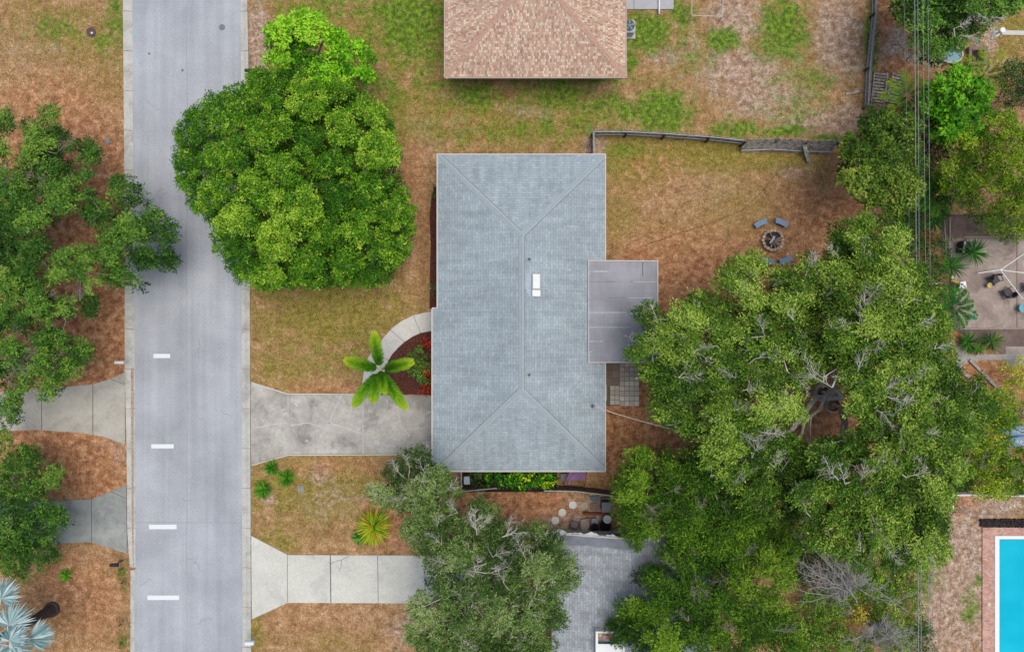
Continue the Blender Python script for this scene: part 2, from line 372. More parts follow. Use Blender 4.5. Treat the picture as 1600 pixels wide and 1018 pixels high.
for (x, y) in ((301, 880), (318, 892), (236, 905), (284, 780), (345, 640), (262, 300), (330, 968), (250, 170), (312, 560)):
    a_ = random.uniform(0, 6.28)
    for k in range(random.randint(5, 12)):
        a_ += random.gauss(0, .6); x2, y2 = x + 3.2 * math.cos(a_), y + 3.2 * math.sin(a_); mb.bar(P(x, y, .0085), P(x2, y2, .0085), random.uniform(.012, .025), .002); x, y = x2, y2
structure('road_crack', mb, simple('crack_dark', A(132, 134, 142), .95))
M_patch = simple('patch', A(138, 138, 142), .95, .2, .3, 20)
for (x, y, r, lab) in ((347, 43, 5, 'dark round patched spot on the road near the top edge of the photo'), (233, 84, 2, 'tiny dark round spot on the road, left of two small ones'), (285, 110, 2.2, 'tiny dark round spot on the road, right of two small ones')):
    mb = MB(); mb.lathe(P(x, y, .006), [(r / S * 1.0, 0), (r / S, .004), (r / S * .9, .005)], 14); solo('road_patch', mb, M_patch, lab, 'road patch')
mb = MB()
for dx, dy, l in ((0, 0, 7), (3, -2, 5), (-3, 2, 5)): mb.bar(P(211 + dx - l / 2, 55 + dy, .0095), P(211 + dx + l / 2, 55 + dy - 1, .0095), .04, .004)
solo('paint_mark', mb, simple('cyan', A(150, 205, 205), .8), 'faint cyan survey paint mark on the left side of the road', 'paint mark')

def drive(pts, mat, joints, jm, z=.06, name='driveway'):
    mb = MB(); mb.prism(pxy(pts), -.05, z, False); o = structure(name, mb, mat)
    mb = MB()
    for (a, b, c_, d, w_) in joints:
        mb.bar(P(a, b, z + .003), P(c_, d, z + .003), w_, .006)
    if joints: structure(name + '_joint', mb, jm)
drive([(196, 581), (172, 592), (145, 600), (60, 608), (0, 612), (-160, 616), (-160, 676), (0, 673), (60, 671), (130, 676), (165, 682), (196, 694)], M_driveA, [(65, 608, 65, 671, .04), (145, 600, 145, 679, .04), (172, 592, 195, 600, .03)], M_joint)
drive([(198, 757), (143, 779), (90, 782), (-150, 786), (-150, 850), (90, 848), (143, 846), (170, 854), (199, 864)], M_driveB, [(143, 779, 143, 846, .04), (172, 767, 197, 778, .03)], M_joint)
drive([(392, 598), (410, 601), (450, 616), (560, 617), (684, 617.5), (684, 708), (560, 708), (450, 709), (393, 725)], M_driveC, [(450, 616, 450, 709, .07), (567, 617, 567, 708, .09)], M_jl)
drive([(393, 836), (450, 866), (575, 866.5), (760, 867), (760, 942), (575, 941), (450, 940.5), (394, 966)], M_driveD, [(449, 866, 449, 940, .03), (516, 866, 517, 941, .06), (590, 866, 591, 941, .035), (664, 867, 664, 941, .035)], M_joint)
mb = MB()
for pts in ([(534, 617), (520, 645), (512, 668), (500, 682)], [(512, 660), (530, 665), (545, 670), (566, 678)], [(400, 668), (430, 662), (450, 660)], [(622, 655), (628, 667), (640, 680)], [(622, 617), (620, 640), (626, 660)], [(455, 664), (480, 660), (510, 668)]):
    for a, b in zip(pts[:-1], pts[1:]): mb.bar(P(*a, .0635), P(*b, .0635), .065, .005)
structure('driveway_crack', mb, simple('crack_light', A(214, 211, 206), .95, .2, .3, 5))
mb = MB()
for pts in ([(516, 880), (526, 876), (534, 874), (545, 868)], [(534, 873), (533, 884), (530, 892)]):
    for a, b in zip(pts[:-1], pts[1:]): mb.bar(P(*a, .0635), P(*b, .0635), .025, .005)
structure('driveway_crack', mb, M_joint)
outer = [(684, 486.5), (664, 488), (646, 492.5), (628, 501), (610, 515), (595, 533), (583, 548), (575, 559), (569, 580), (566, 600), (565, 617.5)]
inner = [(684, 516.5), (672, 517), (657, 520), (644, 526), (632, 534), (622, 543), (613, 553), (607, 563), (601, 580), (597, 600), (595, 617.5)]
mb = MB()
for i in range(len(outer) - 1): mb.prism(pxy([outer[i], outer[i + 1], inner[i + 1], inner[i]]), -.04, .07 + 0, False)
structure('path', mb, M_walk)
mb = MB()
for a, b in ((outer[2], inner[2]), (outer[4], inner[4]), (outer[6], inner[7])): mb.bar(P(*a, .072), P(*b, .072), .025, .006)
structure('path_joint', mb, M_joint)
# concrete lip along lower edge of central driveway and lawn edging
mb = MB()
for a, b in (((393, 726.5), (450, 710.5)), ((450, 710.5), (650, 709.5)), ((449, 615), (393, 597)), ((449, 615), (563, 616))): mb.bar(P(*a, .035), P(*b, .035), .07, .07)
structure('driveway_edge', mb, M_walk)
# mulch beds
n = NT('mulch', .95, .1); p = n.pos()
c = n.ramp(n.noise(p, 14, 5, .7), [(.3, A(62, 34, 28)), (.5, A(92, 54, 46)), (.72, A(134, 90, 78))])
n.col(c); n.bump(n.noise(p, 22, 4), .8, .05); M_mulch = n.m
mb = MB(); mb.prism(pxy([(690, 513)] + inner[1:] + [(595, 616), (690, 616)]), -.02, .03, False)
mb.prism(pxy([(690, 290), (678, 292), (674, 310), (671, 340), (673, 380), (672, 420), (671, 482), (690, 484)]), -.02, .03, False)
structure('mulch_bed', mb, M_mulch)
# ------------------------------------------------------------ houses
M_shG = shingle('shingle_grey', [(0, A(160, 171, 178)), (.5, A(166, 177, 184)), (1, A(174, 185, 191))], A(146, 155, 164), .42, .17, .014, .10, .10)
M_shL = shingle('shingle_lilac', [(0, A(162, 166, 173)), (.5, A(172, 176, 183)), (1, A(186, 190, 197))], A(148, 152, 160), .3, .17, .014, .16, .14)
M_shT = shingle('shingle_terracotta', [(0, A(168, 128, 110)), (.25, A(198, 156, 134)), (.45, A(212, 174, 152)), (.55, A(222, 196, 172)), (.72, A(230, 212, 188)), (.8, A(204, 180, 160)), (1, A(184, 156, 138))], A(190, 158, 138), .11, .17, .012, .08, .06)
M_cap = simple('cap_grey', A(170, 180, 186), .9, .2, .14, 5)
M_capT = simple('cap_terracotta', A(208, 168, 148), .9, .2, .3, 7)
M_trim = simple('trim', A(208, 198, 194), .6, .3, .1)
M_stucco = simple('stucco', A(205, 198, 184), .9, .2, .1, 12, bump=.2)
M_glass = NT('glass', .08, .6).col((.03, .04, .05, 1)).m
M_door = simple('door_paint', A(228, 228, 224), .5)
M_dark = simple('dark_metal', A(44, 44, 48), .5, .4)
M_vent = simple('galv', A(186, 190, 194), .4, .5, .1, metal=.3)
M_membrane_n = NT('membrane', .7, .3); _n = M_membrane_n; p = _n.pos()
c = _n.ramp(_n.noise(p, .8, 6), [(.36, A(142, 141, 148)), (.64, A(160, 158, 165))])
c = _n.mix(1, c, _n.ramp(_n.noise(_n.map(p, (.25, 3, 1)), 1.2, 5), [(.3, .93), (.7, 1.06)]), 'MULTIPLY')
c = _n.mix(1, c, _n.ramp(_n.noise(_n.map(p, (9, .6, 1)), 1.0, 3), [(.3, .93), (.7, 1.05)]), 'MULTIPLY')
_n.col(c); M_membrane = _n.m
M_seal = simple('sealant', A(190, 193, 200), .6, .3, .2, 5, c2=A(164, 165, 174))

def roof_obj(polys, th, mat, parent, name='roof'):
    """polys: list of (pts3d, eave_dir3d, up_dir3d) ; solid shell with UV in metres"""
    V, Fc, UV = [], [], []
    key = {}; edges = {}
    def vid(p):
        k = tuple(round(q, 4) for q in p)
        if k not in key: key[k] = len(V); V.append(list(p))
        return key[k]
    tops = []
    for pts, e, u in polys:
        f = [vid(q) for q in pts]; tops.append(f); Fc.append(tuple(f))
        UV += [(Vector(q).dot(Vector(e)), Vector(q).dot(Vector(u))) for q in pts]
        for i in range(len(f)): edges[(f[i], f[(i + 1) % len(f)])] = 1
    nv = len(V); V += [[x, y, z - th] for x, y, z in V]
    for f in tops: Fc.append(tuple(q + nv for q in f[::-1])); UV += [(0, 0)] * len(f)
    for (a, b) in edges:
        if (b, a) not in edges: Fc.append((b, a, a + nv, b + nv)); UV += [(0, 0)] * 4
    return npmesh(name, np.array(V), Fc, mat, parent, uv=UV)
def capline(mb, a, b, n1, n2, w=.16, seg=.15):
    a, b = Vector(a), Vector(b); d = b - a; L = d.length; d.normalize()
    k = max(1, int(L / seg))
    for n_ in (Vector(n1), Vector(n2)):
        s_ = d.cross(n_); 
        other = Vector(n2) if n_ == Vector(n1) else Vector(n1)
        if s_.dot(other) > 0: s_ = -s_
        s_.normalize()
        for i in range(k):
            t0 = L * i / k; t1 = L * (i + 1.05) / k
            p0, p1 = a + d * t0, a + d * min(t1, L)
            j = random.uniform(-.012, .012)
            q = [p0 + n_ * .030, p1 + n_ * .012, p1 + s_ * (w + j) + n_ * .012, p0 + s_ * (w + j) + n_ * .030, p0 + s_ * (w + j) - n_ * .01, p1 + s_ * (w + j) - n_ * .01, p0 - n_ * .01]
            mb.add(q, [(0, 1, 2, 3), (3, 2, 5, 4), (0, 3, 4, 6)])
def painted_cap_shadow(mb, a, b, n1, w=.16):
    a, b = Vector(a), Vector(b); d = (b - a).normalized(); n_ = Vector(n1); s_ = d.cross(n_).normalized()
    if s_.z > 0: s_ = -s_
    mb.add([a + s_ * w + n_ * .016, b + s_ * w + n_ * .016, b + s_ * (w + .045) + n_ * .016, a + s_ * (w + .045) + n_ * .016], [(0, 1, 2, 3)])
def window(parent, c, w_, h, axis):
    mb = MB(); t = .08
    X_ = axis == 'x'
    def bx(m, du, dz, a, b, th=t): m.box((c[0] + (du if X_ else 0), c[1] + (0 if X_ else du), c[2] + dz), (a, th, b) if X_ else (th, a, b))
    for dz in (-h / 2, h / 2): bx(mb, 0, dz, w_ + .1, .1)
    for du in (-w_ / 2, w_ / 2): bx(mb, du, 0, .1, h - .1, t * .9)
    f = mb.out('window', M_trim, parent)
    m = MB(); bx(m, 0, 0, w_ - .1, h - .1, .05); m.out('pane', M_glass, f)
def walls(parent, x0, x1, y0, y1, top, mat=M_stucco):
    mb = MB(); mb.box(((x0 + x1) / 2, (y0 + y1) / 2, top / 2), (x1 - x0, y1 - y0, top)); mb.out('wall', mat, parent)

# --- central house
ze, sl_ = 2.6, .33
xL, xR, yT, yB = X(684, ze), X(945, ze), Y(242, ze), Y(735, ze)
hw = (xR - xL) / 2; xc = (xL + xR) / 2; zr = ze + sl_ * hw
r1, r2 = (xc, yT - hw, zr), (xc, yB + hw, zr)
xW = xL - .33; zW = ze - .33 * sl_; yW = Y(482, zW)
house = thing('bungalow', 'house with blue grey hipped shingle roof in the middle of the photo', 'house', (xc, (yT + yB) / 2, 0))
nrm = math.hypot(1, sl_)
uL, uR, uT, uB = (1 / nrm, 0, sl_ / nrm), (-1 / nrm, 0, sl_ / nrm), (0, -1 / nrm, sl_ / nrm), (0, 1 / nrm, sl_ / nrm)
nL, nR, nT, nB = (-sl_ / nrm, 0, 1 / nrm), (sl_ / nrm, 0, 1 / nrm), (0, sl_ / nrm, 1 / nrm), (0, -sl_ / nrm, 1 / nrm)
roof = roof_obj([
    ([(xL, yT, ze), (xL, yW, ze), (xL, yB, ze), r2, r1], (0, 1, 0), uL),
    ([(xW, yW, zW), (xW, yB, zW), (xL, yB, ze), (xL, yW, ze)], (0, 1, 0), uL),
    ([(xR, yB, ze), (xR, yT, ze), r1, r2], (0, 1, 0), uR),
    ([(xR, yT, ze), (xL, yT, ze), r1], (1, 0, 0), uT),
    ([(xL, yB, ze), (xR, yB, ze), r2], (1, 0, 0), uB)], .10, M_shG, house)
mb = MB()
capline(mb, (xL, yT, ze), r1, nL, nT); capline(mb, (xR, yT, ze), r1, nR, nT); capline(mb, (xL, yB, ze), r2, nL, nB); capline(mb, (xR, yB, ze), r2, nR, nB)
capline(mb, r1, r2, nL, nR)
mb.out('ridge_cap', M_cap, roof)
mb = MB(); painted_cap_shadow(mb, (xL, yT, ze), r1, nT); painted_cap_shadow(mb, (xR, yT, ze), r1, nR); painted_cap_shadow(mb, (xL, yB, ze), r2, nL); painted_cap_shadow(mb, (xR, yB, ze), r2, nR); painted_cap_shadow(mb, r1, r2, nR)
mb.out('tar_line', simple('tar', A(134, 142, 150), .9), roof)  # thin dark strips beside the caps: the caps' shadow edge painted as colour
mb = MB()
zf = ze - .13; w_ = .07
mb.box(((xL + xR) / 2, yT + .035, zf + .07), (xR - xL + .14, w_, .2)); mb.box(((xW + xR) / 2, yB - .035, zf + .05), (xR - xW + .14, w_, .2))
mb.box((xL - .035, (yT + yW) / 2, zf + .06), (w_, yT - yW - .01, .2)); mb.box((xW - .035, (yW + yB) / 2, zW - .08), (w_, yW - yB - .01, .2))
mb.box((xR + .035, (yT + yB) / 2, zf + .06), (w_, yT - yB - .01, .2)); mb.box(((xW + xL) / 2 - .04, yW + .035, zW - .08), (xL - xW, w_, .2))
mb.out('fascia', M_trim, roof)
walls(house, xL + .5, xR - .5, yB + .5, yT - .5, 2.5)
walls(house, xW + .55, xL + .7, yB + .52, yW - .5, 2.44)
wx = xL + .46
for py in (300, 360, 430): window(house, (wx, Y(py), 1.4), 1.4, 1.2, 'y')
for py in (280, 350): window(house, (xR - .46, Y(py), 1.4), 1.4, 1.2, 'y')
window(house, (X(760), yT - .46, 1.5), 1.2, 1.0, 'x'); window(house, (X(870), yT - .46, 1.5), 1.2, 1.0, 'x')
window(house, (X(800), yB + .46, 1.5), 1.4, 1.0, 'x')
mb = MB(); mb.box((xW + .52, Y(505), 1.05), (.06, 1.0, 2.1)); d_ = mb.out('door', simple('red_door', A(120, 60, 50), .5), house)
mb = MB(); mb.lathe((xW + .46, Y(505) + .38, 1.0), [(.03, 0), (.035, .03), (.02, .06)], 8); mb.out('handle', M_vent, d_)
mb = MB()
for k in range(4): mb.box((xW + .52, Y(662), .3 + k * .54), (.06, 3.2, .52), bev=0)
mb.out('garage_door', M_door, house)
def zR(x): return ze + (xR - x) * sl_
def zL(x): return ze + (x - xL) * sl_
def onroof(px, py):
    z = 3.4
    for _ in range(6):
        x, y = P(px, py, z)[:2]; z = zR(x) if x > xc else zL(x)
    return (x, y, z)
# skylight: white domed panel with a smaller one below
q = onroof(838, 440); mb = MB(); mb.box((q[0], q[1], q[2] + .09), (.50, .92, .16), tilt=(-sl_, 0), bev=.03); sk = mb.out('roof_skylight', M_trim, roof)
mb = MB(); mb.box((q[0], q[1] + .02, q[2] + .19), (.44, .86, .06), tilt=(-sl_, 0), bev=.025); mb.box((q[0] - .02, q[1] + .12, q[2] + .235), (.16, .16, .03), tilt=(-sl_, 0)); mb.out('dome', M_white, sk) if False else mb.out('roof_skylight', M_white, roof)
q = onroof(838, 458); mb = MB(); mb.box((q[0], q[1], q[2] + .10), (.50, .40, .16), tilt=(-sl_, 0), bev=.025); mb.out('roof_skylight', M_white, roof)
q = onroof(824, 443); mb = MB()
v = [Vector(onroof(a, b)) + Vector((0, 0, .012)) for a, b in ((831, 424), (822, 434), (820, 445), (823, 458), (831, 466))]
mb.add([tuple(k) for k in v], [(0, 1, 2, 3, 4)]); mb.out('roof_flashing', simple('flash', A(178, 190, 204), .6), roof)
for (a, b) in ((827, 405), (827, 585), (925, 634)):
    q = onroof(a, b); mb = MB(); mb.lathe((q[0], q[1], q[2] - .05), [(.055, 0), (.055, .35), (.04, .36), (.04, .3)], 10); v_ = mb.out('vent_pipe', M_dark, roof)
    mb = MB(); mb.lathe((q[0], q[1], q[2] - .02), [(.16, 0), (.07, .08), (.06, .1)], 12); mb.out('boot', M_cap, v_)
def smear(a, b, w0, k=5):
    mb = MB()
    pa, pb = Vector(onroof(*a)), Vector(onroof(*b)); d = pb - pa; s_ = Vector((-d.y, d.x, 0)).normalized()
    L_ = []; R_ = []
    for i in range(k + 1):
        t = i / k; ww = w0 * random.uniform(.35, 1) * (1 if 0 < i < k else .4); c_ = pa + d * t
        for sgn, LL in ((1, L_), (-1, R_)):
            qv = c_ + s_ * ww * sgn * .5; LL.append((qv.x, qv.y, (zR(qv.x) if qv.x > xc else zL(qv.x)) + .006))
    n_ = k + 1; mb.add(L_ + R_, [(i, n_ + i, n_ + i + 1, i + 1) for i in range(k)]); mb.out('sealant_smear', M_seal, roof)
for a, b, w0 in (((885, 353), (905, 354), .14), ((841.5, 521), (841.8, 534), .09), ((842.5, 538), (842, 546), .08), ((884, 421), (893, 422), .18), ((873, 450), (870, 474), .02), ((903, 548), (908, 548), .12), ((906, 600), (913, 578), .05), ((826, 587), (834, 588), .12), ((928, 633), (942, 637), .13), ((918, 408), (926, 409), .1)):
    smear(a, b, w0)
mb = MB()
for a, b in (((912, 578), (908, 594)), ((908, 594), (899, 604)), ((899, 604), (890, 609)), ((905, 560), (912, 576))):
    pa, pb = onroof(*a), onroof(*b); mb.tube([(pa[0], pa[1], pa[2] + .02), (pb[0], pb[1], pb[2] + .02)], [.012, .008], 4)
solo('fallen_twig', mb, simple('twig', A(150, 130, 122), .9), 'thin bare twig lying on the right roof slope of the central house', 'twig')
# patio roof (low slope membrane)
px0, px1 = X(918, 3.02), X(1027, 2.78); pt, pb_ = Y(408, 2.9), Y(565, 2.9)
def zp(x): return 3.03 - (x - px0) / (px1 - px0) * .28
mb = MB(); vs = []
for dz in (0, -.12):
    vs += [(px0, pt, zp(px0) + dz), (px0, pb_, zp(px0) + dz), (px1, pb_, zp(px1) + dz), (px1, pt, zp(px1) + dz)]
mb.add(vs, [(0, 1, 2, 3), (7, 6, 5, 4), (0, 4, 5, 1), (1, 5, 6, 2), (2, 6, 7, 3), (3, 7, 4, 0)])
pr = mb.out('patio_roof', M_membrane, house)
mb = MB()
for py_, x1_ in ((424, 950), (440, 1027), (465, 1020), (488, 1010), (511, 985), (533, 942), (549, 925), (440, 990), (465, 980)):
    xa, xb = X(920, 2.95), X(x1_, 2.85); yy = Y(py_, 2.9); kk = 8; L_ = []; R_ = []
    for i in range(kk + 1):
        xx = xa + (xb - xa) * i / kk; ww = random.uniform(.015, .045)
        L_.append((xx, yy + ww, zp(xx) + .005)); R_.append((xx, yy - ww, zp(xx) + .005))
    mb.add(L_ + R_, [(i, kk + 1 + i, kk + 2 + i, i + 1) for i in range(kk)])
for px_ in (919,):
    xx = X(px_, 3); kk = 16; L_ = []; R_ = []
    for i in range(kk + 1):
        yy = pt + (pb_ - pt) * i / kk; ww = random.uniform(.03, .10)
        L_.append((xx, yy, zp(xx) + .007)); R_.append((xx + ww, yy, zp(xx + ww) + .007))
    mb.add(L_ + R_, [(i, i + 1, kk + 2 + i, kk + 1 + i) for i in range(kk)])
mb.out('seam', M_seal, pr)
mb = MB(); mb.bar((X(1004, 2.8), pt - .05, zp(X(1004, 2.8)) + .01), (X(1004, 2.8), Y(431, 2.8), zp(X(1004, 2.8)) + .01), .04, .012); mb.out('gap', M_dark, pr)
mb = MB()
mb.bar((px0, pt + .03, zp(px0) - .04), (px1 + .06, pt + .03, zp(px1) - .04), .06, .16); mb.bar((px1 + .03, pt, zp(px1) - .04), (px1 + .03, pb_, zp(px1) - .04), .06, .16)
mb.bar((px0, pb_ - .03, zp(px0) - .04), (px1 + .06, pb_ - .03, zp(px1) - .04), .06, .16)
mb.out('fascia', M_trim, pr)
for yy in (pt - .2, (pt + pb_) / 2, pb_ + .2):
    mb = MB(); mb.box((px1 - .2, yy, 1.33), (.1, .1, 2.66)); mb.out('post', M_trim, house)

# --- northern neighbour, terracotta shingles
zn = 2.6; x0, x1, yb = X(695, zn), X(978, zn), Y(121, zn); yt = yb + 19.0
hn = (x1 - x0) / 2; xm = (x0 + x1) / 2; zrn = zn + sl_ * hn
h2 = thing('bungalow', 'house with pink and cream shingle hipped roof at the top edge of the photo', 'house', (xm, (yb + yt) / 2, 0))
a1, a2 = (xm, yb + hn, zrn), (xm, yt - hn, zrn)
rf = roof_obj([([(x0, yt, zn), (x0, yb, zn), a1, a2], (0, 1, 0), uL), ([(x1, yb, zn), (x1, yt, zn), a2, a1], (0, 1, 0), uR),
    ([(x0, yb, zn), (x1, yb, zn), a1], (1, 0, 0), uB), ([(x1, yt, zn), (x0, yt, zn), a2], (1, 0, 0), uT)], .1, M_shT, h2)
mb = MB(); capline(mb, (x0, yb, zn), a1, nL, nB, .17, .22); capline(mb, (x1, yb, zn), a1, nR, nB, .17, .22); capline(mb, a1, a2, nL, nR, .17, .22); capline(mb, a2, (x0, yt, zn), nL, nT, .17, .22); capline(mb, a2, (x1, yt, zn), nR, nT, .17, .22)
mb.out('ridge_cap', M_capT, rf)
M_fasc2 = simple('fascia_tan', A(196, 176, 158), .7)
mb = MB(); mb.box((xm, yb - .025, zn - .07), (x1 - x0 + .1, .05, .18)); mb.box((x0 - .025, (yb + yt) / 2, zn - .07), (.05, yt - yb - .01, .18)); mb.box((x1 + .025, (yb + yt) / 2, zn - .07), (.05, yt - yb - .01, .18)); mb.out('fascia', M_fasc2, rf)
walls(h2, x0 + .5, x1 - .5, yb + .88, yt - .5, 2.5, simple('stucco_tan', A(190, 150, 130), .9))
for px_ in (750, 840, 930): window(h2, (X(px_), yb + .84, 1.5), 1.3, 1.1, 'x')
# --- southern neighbour, lilac grey gable
x0, x1, yt = X(862, 2.6), X(1112, 2.6), Y(833, 2.6); yb = yt - 17
hn = (x1 - x0) / 2; xm = (x0 + x1) / 2; zrs = 2.6 + .25 * hn; n2 = math.hypot(1, .25)
h3 = thing('bungalow', 'house with weathered lilac grey gabled roof between trees at the bottom edge', 'house', (xm, (yt + yb) / 2, 0))
rf3 = roof_obj([([(x0, yt, 2.6), (x0, yb, 2.6), (xm, yb, zrs), (xm, yt, zrs)], (0, 1, 0), (1 / n2, 0, .25 / n2)), ([(x1, yb, 2.6), (x1, yt, 2.6), (xm, yt, zrs), (xm, yb, zrs)], (0, 1, 0), (-1 / n2, 0, .25 / n2))], .1, M_shL, h3)
mb = MB(); capline(mb, (xm, yt, zrs), (xm, yb, zrs), (-.25 / n2, 0, 1 / n2), (.25 / n2, 0, 1 / n2), .15, .2); mb.out('ridge_cap', simple('cap_l', A(168, 174, 184), .9, .2, .2, 3), rf3)
mb = MB()
for (xa, za, xb, zb) in ((x0, 2.6, xm, zrs), (x1, 2.6, xm, zrs)): mb.bar((xa, yt + .03, za - .06), (xb, yt + .03, zb - .06), .06, .2)
mb.out('fascia', M_trim, rf3)
mb = MB(); k3 = 14; T_ = []; B_ = []
for i in range(k3 + 1):
    xx = x0 + .5 + (xm + .2 - x0 - .5) * i / k3; zz = 2.6 + .25 * (xx - x0)
    T_.append((xx, yt, zz + .006)); B_.append((xx, yt - .62 + random.uniform(-.06, .06), zz + .006))
mb.add(T_ + B_, [(i, k3 + 1 + i, k3 + 2 + i, i + 1) for i in range(k3)]); mb.out('flashing_strip', simple('strip', A(138, 142, 152), .9, .2, .3, 2), rf3)
walls(h3, x0 + .5, x1 - .5, yb + .5, yt - .5, 2.5)
mb = MB(); mb.add([(x0 + .5, yt - .52, 2.5), (x1 - .5, yt - .52, 2.5), (xm, yt - .52, zrs - .12), (x0 + .5, yt - .7, 2.5), (x1 - .5, yt - .7, 2.5), (xm, yt - .7, zrs - .12)], [(0, 2, 1), (3, 4, 5), (0, 3, 5, 2), (1, 2, 5, 4)]); mb.out('gable', M_stucco, h3)
window(h3, (X(960), yt - .46, 1.5), 1.2, .9, 'x')
# white framed roof light near the bottom edge
sx0, sx1, sy0, sy1 = X(930, 3.6), X(975, 3.6), Y(983, 3.6), Y(1060, 3.6)
def z3(x): return 2.6 + .25 * (x - x0)
mb = MB(); zt = z3(sx1) + .12
mb.box(((sx0 + sx1) / 2, sy0 - .05, zt - .2), (sx1 - sx0, .1, .5)); mb.box((sx0 + .07, (sy0 + sy1) / 2, zt - .2), (.14, sy0 - sy1 - .2, .5)); mb.box((sx1 - .07, (sy0 + sy1) / 2, zt - .2), (.14, sy0 - sy1 - .2, .5))
mb.box(((sx0 + sx1) / 2, sy0 - .82 - (sy0 - sy1) * .3, zt - .08), (sx1 - sx0 - .29, (sy0 - sy1) * .62, .06)); lt = mb.out('roof_light', M_white, rf3)
mb = MB(); mb.cur = A(150, 120, 120); mb.box(((sx0 + sx1) / 2, sy0 - .35, zt - .22), (sx1 - sx0 - .3, .5, .04))
for k, cc in enumerate((A(200, 196, 120), A(196, 150, 150), A(160, 60, 60), A(110, 130, 90), A(210, 190, 190))): mb.cur = cc; mb.lathe((sx0 + .3 + k * .25, sy0 - .3 - .12 * (k % 2), zt - .2), [(.1, 0), (.12, .06), (.04, .1)], 8)
mb.out('tray', tinted('tray_m', .6), lt, tint=True)
# scalloped white edging at the north eave
mb = MB(); npt = 46; xs = np.linspace(X(863, 2.6), X(962, 2.6), npt); fr, bk = [], []
for i, xx in enumerate(xs):
    s_ = abs(math.sin(i / (npt - 1) * math.pi * 4.0)); zz = max(2.62, z3(xx)) + .03
    bk.append((xx, yt - .02, zz)); fr.append((xx, yt + .08 + (.10 + .07 * math.sin(i * .31)) * s_ + .02 * math.sin(i * 1.7), zz - .05 - .12 * s_))
vs = bk + fr + [(a, b, c_ - .015) for a, b, c_ in bk + fr]; N2 = 2 * npt
mb.add(vs, [(i, i + 1, npt + i + 1, npt + i) for i in range(npt - 1)] + [(N2 + i, N2 + npt + i, N2 + npt + i + 1, N2 + i + 1) for i in range(npt - 1)] + [(npt + i, npt + i + 1, N2 + npt + i + 1, N2 + npt + i) for i in range(npt - 1)])
solo('awning', mb, simple('white_cloth', A(220, 224, 228), .8, .2, .12, 3), 'white scalloped cloth awning strip along the upper edge of the lilac grey roof', 'awning')

# ------------------------------------------------------------ AC units
def ac(c, s_, lab):
    t = thing('air_conditioner', lab, 'air conditioner', (c[0], c[1], 0), 'air conditioning units beside the houses')
    mb = MB(); mb.box((c[0], c[1], .05), (s_ + .25, s_ + .22, .1)); mb.out('base_slab', M_gutter, t)
    mb = MB(); mb.box((c[0], c[1], .5), (s_, s_, .8), bev=.12); mb.out('casing', simple('ac_paint', A(206, 212, 214), .5), t)
    mb = MB(); mb.lathe((c[0], c[1], .895), [(s_ * .42, 0), (s_ * .42, .02), (s_ * .40, .025)], 28); f = mb.out('fan_grille', simple('ac_dark', A(52, 64, 74), .5), t)
    mb = MB()
    for k in range(5):
        a = k * 2 * math.pi / 5; r = s_ * .36
        mb.add([(c[0], c[1], .93), (c[0] + r * math.cos(a), c[1] + r * math.sin(a), .93), (c[0] + r * math.cos(a + .6), c[1] + r * math.sin(a + .6), .945)], [(0, 1, 2)])
    mb.lathe((c[0], c[1], .922), [(.09, 0), (.09, .03), (.05, .04)], 12); mb.out('fan', simple('ac_blade', A(120, 136, 146), .4), f)
ac(P(983.5, 40, .9), .80, 'pale grey air conditioner beside the terracotta roofed house')
ac(P(938, 615, .9), .80, 'grey air conditioner half under the right eave of the central house')

# ------------------------------------------------------------ patio pavers
mb = MB()
def pav(x0, y0, x1, y1, st, c0, jit=10):
    nx, ny = round((x1 - x0) / st), round((y1 - y0) / st)
    for i in range(nx):
        for j in range(ny):
            k = random.uniform(-jit, jit); mb.cur = A(*[min(255, q + k) for q in c0])
            a, b = x0 + (x1 - x0) * (i + .5) / nx, y0 + (y1 - y0) * (j + .5) / ny
            mb.box(P(a, b, .03), ((x1 - x0) / nx / S - .03, (y1 - y0) / ny / S - .03, .08 + random.uniform(0, .01)))
pav(944, 566, 968, 602, 12, (140, 122, 114)); pav(953, 602, 968, 632, 7.6, (196, 186, 176), 14); pav(968, 566, 998.5, 595, 7.6, (184, 174, 166), 16); pav(968, 595, 998.5, 634, 7.6, (200, 192, 182), 14)
structure('patio', mb, tinted('paver', .9, .2, .2, 12, bump=.3), tint=True)
mb = MB(); mb.box(P(972, 600, .01), (2.2, 2.8, .04)); structure('patio_bed', mb, simple('grout', A(120, 108, 98), .95))

